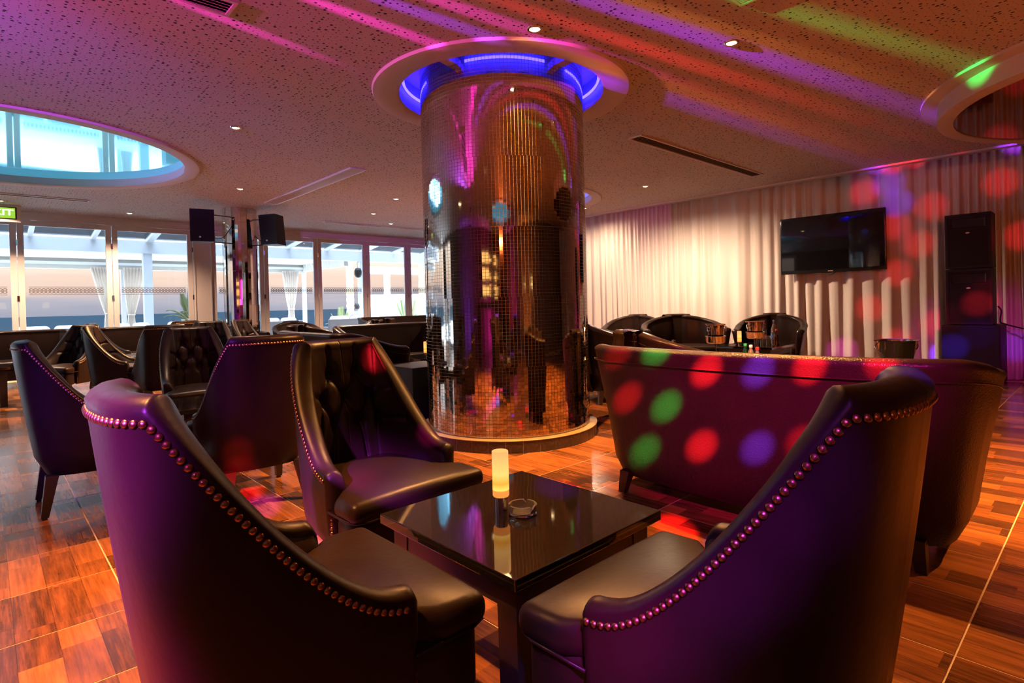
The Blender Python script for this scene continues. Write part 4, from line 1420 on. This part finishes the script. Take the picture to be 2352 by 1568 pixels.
# exit sign
def exit_glow():
    t = NT('lit_green_sign_face')
    t.col((0.30, 0.62, 0.05))
    t.set(t.b, 'Emission Color', (0.33, 0.70, 0.05, 1))
    t.set(t.b, 'Emission Strength', 0.85)
    return t.m
e = thing('exit_sign', 'hanging green lit exit sign with white lettering at the left edge', 'exit sign', (.25, 12.6, 2.715))
MB().box(-.26, .255, 0, .05, 0, .282).build('sign_case', M['white_metal'], e)
MB().box(-.245, .205, -.006, 0, .045, .245).build('sign_border', M['rubber'], e)
MB().box(-.230, .185, -.010, -.006, .060, .232).build('sign_face', exit_glow(), e)
M['letter'] = emit('lit_white_lettering', (1.0, 1.0, 0.95), 1.1)
def letters(txt, size, x, z, y, mat, parent, width=1.3):
    c = bpy.data.curves.new('lettering', 'FONT')
    c.body, c.size, c.align_x, c.align_y, c.extrude = txt, size, 'RIGHT', 'CENTER', .001
    c.offset = .004
    o = bpy.data.objects.new('lettering', c)
    COL.objects.link(o)
    bpy.context.view_layer.update()
    me = bpy.data.meshes.new_from_object(o)
    bpy.data.objects.remove(o)
    q = link('lettering', me, mat, parent)
    me.materials.clear()
    me.materials.append(mat)
    q.matrix_local = Matrix.Translation((x, y, z)) @ Matrix.Rotation(PI / 2, 4, 'X') @ Matrix.Diagonal((width, 1, 1, 1))
letters('EXIT', .135, .165, .150, -.0125, M['letter'], e)
MB().box(-.14, -.136, .02, .03, .28, .286).build('hanger', M['chrome'], e)
MB().tube([(.13, .025, .28), (.13, .025, .30)], .003, 6).build('hanger', M['chrome'], e)

# disco lamps behind the camera
def disco_lamp(label, p, aim):
    e = thing('disco_lamp', label, 'stage light', (p[0], p[1], p[2]), 0, 'ceiling disco lamps')
    MB().lathe([(.0005, .20), (.05, .20), (.05, .17), (.02, .16), (.02, .12), (.0005, .12)], 20).build('ceiling_mount', M['black'], e, True, angle=40)
    q = (Vector(aim) - Vector(p)).to_track_quat('Z', 'Y').to_matrix().to_4x4()
    hmb = MB().lathe([(.0005, -.24), (.07, -.24), (.09, -.20), (.09, -.045), (.085, -.035), (.07, -.035), (.07, -.05), (.0005, -.05)], 24)
    h_ = hmb.build('lamp_head', M['black'], e, True, angle=40)
    h_.matrix_local = q
disco_lamp('black disco lamp hung behind the camera', LAMP_BACK, (6, 1.5, 1.2))
disco_lamp('black disco lamp hung left of the camera', LAMP_SIDE, (4, 2.5, 3.0))

# bar behind the camera: seen only as reflections in the mirrors
e = thing('bar_shelf', 'back bar with gold-lit shelves on the wall behind the camera', 'bar', (X0 + .02, -1.0, 0))
MB().box(0, .35, -2.5, 2.5, 0, 1.05).build('bar_cabinet', M['dark_wall'], e)
for k, z_ in enumerate((1.3, 1.7, 2.1)):
    MB().box(0, .25, -2.5, 2.5, z_, z_ + .03).build('shelf', M['leg'], e)
    for q in range(7):
        MB().box(.0, .03, -2.4 + q * .7, -2.4 + q * .7 + .28 + .1 * (q % 3), z_ + .05, z_ + .30).build('lit_panel', M['lamp_gold'], e)
e = thing('neon_tube', 'upright pink neon tube on the wall behind the camera', 'neon light', (-2.6, Y0 + .06, 0))
MB().tube([(0, 0, .9), (0, 0, 2.5)], .03, 10).build('tube', M['lamp_pink'], e, True)
MB().box(-.05, .05, -.05, -.02, .85, 2.55).build('back_plate', M['black'], e)

# two wall lamps with yellow shades behind the camera, mirrored in the column
M['shade_lit'] = emit('lit_yellow_lampshade', (1.0, 0.70, 0.25), 2.2)
for k, x_ in enumerate((0.6, 2.0)):
    e = thing('wall_lamp', '%s yellow-shaded lamp on the wall behind the camera' % ('first', 'second')[k], 'lamp', (x_, Y0 + .12, 1.45), 0, 'wall lamps behind the camera')
    MB().lathe([(.13, 0), (.10, .26)], 24).build('lamp_shade', M['shade_lit'], e, True)
    MB().tube([(0, -.11, .05), (0, 0, .05), (0, 0, .2)], .012, 8).build('lamp_arm', M['brass'], e, True)

# ================================================================== THE TERRACE OUTSIDE
def sea_mat():
    t = NT('evening_sea')
    n = t.noise(t.scaled(t.pos(), (.02, .06, 1)), 1.0, 4)
    c = t.mix(n, (0.0065, 0.0105, 0.0142), (0.0095, 0.0145, 0.0190))
    t.n.remove(t.b)
    d = t.new('BsdfDiffuse')
    t.l.new(c, d.inputs[0])
    t.l.new(d.outputs[0], t.out.inputs[0])
    return t.m
M['sea'] = sea_mat()
M['deck'] = grained('pale_terrace_paving', (0.62, 0.60, 0.57), 0.6, 4, 0.06, 0.05)
M['frame_white'] = grained('white_pergola_paint', (0.74, 0.76, 0.80), 0.4, 10, 0.03, 0.02)  # white paint tinted slightly blue to carry the sky light
M['louvre'] = grained('beige_louvre_canopy', (0.52, 0.48, 0.42), 0.6, 10, 0.04, 0.04)
M['rattan'] = grained('grey_brown_rattan', (0.16, 0.12, 0.11), 0.7, 120, 0.4, 0.4)
M['cushion'] = grained('off_white_cushion_cloth', (0.78, 0.72, 0.68), 0.8, 30, 0.05, 0.05)
M['palm_leaf'] = grained('palm_leaf', (0.10, 0.13, 0.035), 0.5, 20, 0.4, 0.05)
M['palm_dry'] = grained('palm_stalk', (0.42, 0.28, 0.10), 0.6, 30, 0.3, 0.1)
M['bark'] = grained('palm_bark', (0.22, 0.16, 0.10), 0.9, 25, 0.4, 0.6)

structure(MB().box(-30, X0 - .15, Y0, Y1 + .15, -.20, -.02).build('side_terrace_ground', M['deck']), 'pale paving beyond the side windows')
structure(MB().box(-30, 40, Y1 + .15, 25.0, -.20, -.02).build('terrace_ground', M['deck']), 'pale paved terrace outside')
structure(MB().add([(-5000, 60, -9), (6000, 60, -9), (6000, 7000, -9), (-5000, 7000, -9)], [(0, 1, 2, 3)]).build('sea', M['sea']), 'blue-grey sea up to the horizon')

per = thing('pergola', 'white glass-roofed pergola standing outside the folding doors', 'pergola', (0, 0, 0))
for x_ in (-3.4, 3.2, 9.4, 13.0):
    MB().box(x_ - .10, x_ + .10, 17.4, 17.6, -.02, 2.70).build('post', M['frame_white'], per)
MB().box(-6, 14, 17.38, 17.62, 2.70, 3.02).build('eaves_beam', M['frame_white'], per)
MB().box(-6, 14, Y1 + .16, Y1 + .26, 3.46, 3.58).build('wall_beam', M['frame_white'], per)
def rafter(x_, w=.045, dz=.10):
    y0, z0, y1, z1 = Y1 + .2, 3.50, 17.5, 2.98
    vs = [(x_ + sx * w, yy, zz + h_) for yy, zz in ((y0, z0), (y1, z1)) for h_ in (0, dz) for sx in (-1, 1)]
    MB().add(vs, [(0, 1, 3, 2), (4, 6, 7, 5), (0, 4, 5, 1), (2, 3, 7, 6), (0, 2, 6, 4), (1, 5, 7, 3)]).build('rafter', M['frame_white'], per)
rx = [-5.2, -4.0, -2.8, -1.6, -.4, .85, 2.05, 3.25, 4.45, 5.7, 6.9, 8.15, 9.4, 10.6, 11.8, 13.0]
for x_ in rx:
    rafter(x_, .08 if abs(x_ - 3.25) < .1 or abs(x_ - 9.4) < .1 else .045)
for a, b in zip(rx[:-1], rx[1:]):
    MB().add([(a, Y1 + .2, 3.565), (b, Y1 + .2, 3.565), (b, 17.5, 3.045), (a, 17.5, 3.045), (a, Y1 + .2, 3.573), (b, Y1 + .2, 3.573), (b, 17.5, 3.053), (a, 17.5, 3.053)],
             [(0, 1, 2, 3), (7, 6, 5, 4), (0, 4, 5, 1), (1, 5, 6, 2), (2, 6, 7, 3), (3, 7, 4, 0)]).build('roof_pane', M['glass'], per)

can = thing('louvre_canopy', 'beige louvred canopy on white posts beyond the glass pergola', 'canopy', (0, 0, 0))
for k in range(15):
    y_ = 17.75 + k * .225
    MB().box(-4.2, 9.0, y_, y_ + .19, 2.80, 2.83).build('louvre_blade', M['louvre'], can)
MB().box(-4.2, 9.0, 21.0, 21.15, 2.50, 2.86).build('front_beam', M['louvre'], can)
MB().box(-4.2, 9.0, 20.9, 21.0, 2.62, 2.70).build('gutter', M['frame_white'], can)
MB().box(8.85, 9.0, 17.65, 21.0, 2.55, 2.86).build('side_beam', M['louvre'], can)
for x_ in (-1.0, 3.2, 8.92):
    MB().box(x_ - .06, x_ + .06, 21.0, 21.12, -.02, 2.50).build('post', M['frame_white'], can)

def tied_curtain(label, x, y, w_top, w_tie, z_tie, z1=2.52, lean=0.0):
    n, m_ = 44, 26
    vs, fs = [], []
    for k in range(m_):
        z = z1 * (1 - k / (m_ - 1)) + .03
        f = (z - z_tie) / (z1 - z_tie)
        w = w_tie + (w_top - w_tie) * (max(0, f) ** .75 if f > 0 else min(1, -f * 1.2) * .45)
        for i in range(n):
            u = i / (n - 1) - .5
            vs.append((x + lean * (1 - max(0, f)) + u * w, y + .05 * math.sin(u * 44) * (0.4 + w), z))
    for k in range(m_ - 1):
        for i in range(n - 1):
            fs.append((k * n + i, k * n + i + 1, (k + 1) * n + i + 1, (k + 1) * n + i))
    e = thing('terrace_curtain', label, 'curtain', (0, 0, 0), 0, 'tied white curtains on the terrace')
    o = MB().add(vs, fs).build('cloth', M['sheer'], e, True)
    md = o.modifiers.new('thickness', 'SOLIDIFY')
    md.thickness = .01
    MB().tube([(x + lean + (w_tie * .55) * math.cos(a), y + .09 * math.sin(a), z_tie) for a in np.linspace(0, 2 * PI, 16, endpoint=False)], .02, 6, True).build('tie_band', M['sheer'], e, True)
tied_curtain('tied white terrace curtain seen at the right side of the leftmost full door', 2.62, 20.85, .50, .14, 1.15, lean=.15)
tied_curtain('tied white terrace curtain beside the pale blue post', 3.48, 20.85, .60, .16, 1.10, lean=-.12)
tied_curtain('tied white terrace curtain between the pillar and the dark terrace sofa', 8.33, 20.85, .62, .2, 1.15)

def frond(length, lift, droop, n=34):
    """rachis with two rows of leaflets, lying along +X"""
    mb, lf = MB(), MB()
    pts = []
    for k in range(n + 1):
        f = k / n
        pts.append(Vector((length * f * math.cos(lift) - .1 * f * f * length, 0, length * (f * math.sin(lift) - droop * f * f))))
    mb.tube(pts, [.018 * (1 - .85 * k / n) for k in range(n + 1)], 5)
    for k in range(6, n + 1):
        f = k / n
        d = (pts[k] - pts[k - 1]).normalized()
        ll = .17 * length * (1 - abs(f - .45) * 1.2)
        for sg in (-1, 1):
            tip = pts[k] + (d * .75 + Vector((0, sg * .62, -.12))).normalized() * ll
            w = Vector((.0, 0, .005)) + d * .006
            mid = pts[k].lerp(tip, .5) + Vector((0, 0, .01))
            lf.add([pts[k] - w, mid - w * 1.1, tip, mid + w * 1.1, pts[k] + w], [(0, 1, 2, 3, 4)])
    return mb, lf
FR = []
for L_, a_, d_ in ((1.35, 1.15, .25), (1.35, .85, .45), (1.4, 1.35, .15), (1.25, .60, .45)):
    a, b = frond(L_, a_, d_)
    A, B = a.mesh('frond_stalk', True), b.mesh('leaflets', fix=False)
    A.materials.append(M['palm_dry'])
    B.materials.append(M['palm_leaf'])
    FR.append((A, B))
def palm(label, x, y, z, s, n, trunk=0.0, seed=1, group='palms on the terrace'):
    g = random.Random(seed)
    e = thing('palm', label, 'palm', (x, y, 0), 0, group)
    if trunk:
        prof = []
        for k in range(17):
            zz = trunk * k / 16
            prof += [(.17 - .04 * k / 16, zz), (.20 - .04 * k / 16, zz + trunk / 34)]
        MB().lathe([(.0005, 0)] + prof + [(.0005, trunk)], 16).build('trunk', M['bark'], e, True)
    for k in range(n):
        A, B = FR[k % 4]
        o = link('frond', A, None, e, (0, 0, trunk or z))
        o.rotation_euler = (0, g.uniform(-.15, .15), 2 * PI * k / n + g.uniform(-.25, .25))
        o.scale = (s, s, s)
        link('leaflets', B, None, o)
    return e
palm('potted palm with gold-edged fronds right of the pale blue post', 4.55, 18.9, .79, 1.0, 13, seed=4)
pot = thing('planter', 'slatted grey planter under the gold-edged palm', 'planter', (4.55, 18.9, 0))
for k in range(5):
    MB().box(-.6, .6, -.27, -.24, .02 + k * .15, .15 + k * .15).build('slat', M['rattan'], pot)
MB().box(-.6, .6, -.24, .26, -.02, .76).build('planter_box', M['rattan'], pot)
palm('palm tree with ringed trunk beyond the dark terrace sofa', 12.4, 24.2, 0, 1.5, 12, 4.4, 5)
palm('palm tree seen through the door next to the mirrored column', 16.2, 24.0, 0, 1.5, 12, 3.6, 6)
palm('low dark palm behind the pergola seen right of the terrace speaker', 12.9, 20.2, .2, 1.25, 14, seed=8)
palm('low shrubby palm left of the seated person', 11.0, 22.2, .0, 1.0, 10, seed=9)

def terrace_sofa(label, x, y, w, rz, cushions=2, cz=.28):
    e = thing('terrace_sofa', label, 'outdoor sofa', (x, y, -.02), rz, 'terrace sofas with white cushions')
    MB().rbox(-w / 2, w / 2, -.42, .42, .06, .34, .02, 2).build('seat_frame', M['rattan'], e)
    MB().rbox(-w / 2, w / 2, -.42, -.34, .34, .84, .02, 2).build('back_panel', M['rattan'], e)
    for sg in (-1, 1):
        MB().rbox(sg * w / 2 - (.08 if sg > 0 else 0), sg * w / 2 + (.08 if sg < 0 else 0), -.34, .42, .34, .62, .02, 2).build('arm_panel', M['rattan'], e)
    for k in range(cushions):
        cx = (k + .5) * (w - .18) / cushions - (w - .18) / 2
        hw = (w - .18) / cushions / 2 - .01
        MB().rbox(cx - hw, cx + hw, -.30, .40, .34, .47, .05, 3).build('seat_cushion', M['cushion'], e, True)
        MB().rbox(cx - hw * .92, cx + hw * .92, -.33, -.12, .46, .93, .09, 4).build('back_cushion', M['cushion'], e, True)
    for sx in (-1, 1):
        for sy in (-1, 1):
            MB().box(sx * (w / 2 - .07) - .03, sx * (w / 2 - .07) + .03, sy * .36 - .03, sy * .36 + .03, 0, .07).build('foot', M['rattan'], e)
terrace_sofa('terrace sofa with rounded white cushion nearest the leftmost full door', 1.05, 16.0, 1.5, math.radians(10))
terrace_sofa('terrace sofa partly showing at the left picture edge', -.42, 16.1, .95, math.radians(-8), 1)
terrace_sofa('terrace sofa left of the pale blue post', 2.58, 16.4, 1.0, math.radians(4))
terrace_sofa('white cushioned terrace sofa right of the pale blue post', 3.75, 16.3, 1.0, math.radians(-12), 1)
terrace_sofa('terrace sofa with white cushions directly right of the slim pillar', 6.1, 16.4, 1.2, math.radians(8))
terrace_sofa('dark-backed terrace sofa the person sits on', 8.15, 16.2, 1.5, 0, 2)
terrace_sofa('terrace sofa with tilted cushion right of the seated person', 9.85, 16.6, 1.0, math.radians(-14), 1)
terrace_sofa('terrace sofa seen through the door beside the mirrored column', 13.0, 16.6, 1.2, math.radians(-10), 1)

# little round speaker on the right pergola post
e = thing('terrace_speaker', 'small dark oval speaker clamped high on the pergola post', 'loudspeaker', (9.12, 17.2, 2.30))
MB().lathe([(.0005, -.17), (.08, -.15), (.12, -.06), (.12, .06), (.08, .15), (.0005, .17)], 24).build('speaker_shell', M['black'], e, True)
MB().tube([(.0, .05, 0), (.18, .16, .02)], .02, 8).build('clamp', M['black'], e, True)
MB().tube(catmull([(.02, .05, .15), (.04, .12, .32), (.12, .18, .38)], 6), .008, 6).build('wire', M['rubber'], e, True)

# person sitting on the dark-backed sofa, seen from behind
M['skin'] = grained('skin', (0.55, 0.33, 0.25), 0.5, 20, 0.05, 0.02)
M['hair'] = grained('short_dark_hair', (0.045, 0.032, 0.028), 0.6, 90, 0.3, 0.4)
M['shirt'] = grained('light_grey_shirt', (0.42, 0.42, 0.45), 0.8, 40, 0.1, 0.2)
M['trousers'] = grained('dark_trousers', (0.05, 0.05, 0.07), 0.8, 40, 0.1, 0.2)
def skinned(name, joints, bones, mat, parent, levels=2):
    me = bpy.data.meshes.new(name)
    me.from_pydata([j[0] for j in joints], bones, [])
    o = bpy.data.objects.new(name, me)
    COL.objects.link(o)
    o.parent = parent
    md = o.modifiers.new('skin', 'SKIN')
    for k, j in enumerate(joints):
        me.skin_vertices[0].data[k].radius = (j[1], j[2] if len(j) > 2 else j[1])
    me.skin_vertices[0].data[0].use_root = True
    md.use_smooth_shade = True
    sd = o.modifiers.new('sub', 'SUBSURF')
    sd.levels = sd.render_levels = levels
    me.materials.append(mat)
    return o
per_e = thing('person', 'person with short dark hair sitting on the terrace sofa, seen from behind', 'person', (8.56, 16.28, -.02), 0)
# local: faces +Y, seat height .46
J = [((0, 0, .56), .15, .12), ((0, .0, .74), .15, .11), ((0, -.02, .90), .165, .11), ((0, -.01, 1.00), .085, .075), ((0, .0, 1.06), .055), ((0, .012, 1.11), .055),
     ((.19, -.02, .955), .055), ((.24, .06, .74), .045), ((.20, .28, .66), .036), ((.17, .36, .66), .030),
     ((-.19, -.02, .955), .055), ((-.24, .06, .74), .045), ((-.20, .28, .66), .036), ((-.17, .36, .66), .030),
     ((.10, .16, .55), .085), ((.12, .46, .53), .062), ((.12, .48, .26), .046), ((.12, .47, .08), .038), ((.12, .58, .045), .036),
     ((-.10, .16, .55), .085), ((-.12, .46, .53), .062), ((-.12, .48, .26), .046), ((-.12, .47, .08), .038), ((-.12, .58, .045), .036)]
Bn = [(0, 1), (1, 2), (2, 3), (3, 4), (4, 5), (2, 6), (6, 7), (7, 8), (8, 9), (2, 10), (10, 11), (11, 12), (12, 13), (0, 14), (14, 15), (15, 16), (16, 17), (17, 18), (0, 19), (19, 20), (20, 21), (21, 22), (22, 23)]
skinned('body', J, Bn, M['shirt'], per_e)
hd = MB()
vs, fs = [], []
nu, nv = 24, 16
for j in range(nv + 1):
    th = PI * j / nv
    for i in range(nu):
        a = 2 * PI * i / nu
        x_, y_, z_ = .076 * math.sin(th) * math.cos(a), .095 * math.sin(th) * math.sin(a), .118 * math.cos(th)
        if y_ > 0 and z_ < 0:
            y_ *= .92
            x_ *= 1 - .25 * (-z_ / .118)
        if y_ > .06 and abs(x_) < .02 and -.045 < z_ < .01:
            y_ += .018
        vs.append((x_, y_ + .01, z_ + 1.19))
for j in range(nv):
    for i in range(nu):
        fs.append((j * nu + i, j * nu + (i + 1) % nu, (j + 1) * nu + (i + 1) % nu, (j + 1) * nu + i))
head = MB().add(vs, fs).build('head', M['skin'], per_e, True)
for sg in (-1, 1):
    MB().lathe([(.0005, -.008), (.018, -.006), (.026, .0), (.018, .006), (.0005, .004)], 12).build('ear', M['skin'], head, True).matrix_local = Matrix.Translation((sg * .079, .0, 1.18)) @ Matrix.Rotation(PI / 2, 4, 'Y')
hv = [(x_ * 1.07, (y_ - .01) * 1.07 + .004, (z_ - 1.19) * 1.06 + 1.195) for x_, y_, z_ in vs]
hf = [f for f in fs if all((hv[i][1] < .035 and hv[i][2] > 1.125) or hv[i][2] > 1.255 for i in f)]
MB().add(hv, hf).build('hair', M['hair'], per_e, True)
# hands: palm, four fingers and thumb
for sg in (-1, 1):
    base = Vector((sg * .17, .37, .66))
    hj = [((base.x, base.y, base.z), .026, .018), ((base.x, base.y + .06, base.z - .005), .030, .014)]
    hb = [(0, 1)]
    for k in range(4):
        dx = (k - 1.5) * .017
        L_ = (.055, .065, .062, .048)[k]
        n0 = len(hj)
        hj += [((base.x + dx, base.y + .085, base.z), .0085), ((base.x + dx, base.y + .085 + L_ * .5, base.z - .012), .008), ((base.x + dx, base.y + .085 + L_ * .8, base.z - .035), .007)]
        hb += [(1, n0), (n0, n0 + 1), (n0 + 1, n0 + 2)]
    n0 = len(hj)
    hj += [((base.x - sg * .035, base.y + .04, base.z - .01), .010), ((base.x - sg * .05, base.y + .075, base.z - .025), .008)]
    hb += [(0, n0), (n0, n0 + 1)]
    skinned('hand', hj, hb, M['skin'], per_e, 1)

# white garden wall with openings far right
e = thing('garden_wall', 'white garden wall with window openings beyond the terrace on the right', 'wall', (0, 0, 0))
MB().box(13.5, 30, 24.4, 24.6, -.02, 1.75).build('lower_wall', M['wall_white'], e)
MB().box(13.5, 30, 24.4, 24.6, 2.75, 3.1).build('upper_beam', M['frame_white'], e)
for x_ in (14.4, 17.2, 20.0, 23.0, 26.0):
    MB().box(x_, x_ + .25, 24.4, 24.6, 1.75, 2.75).build('pier', M['frame_white'], e)
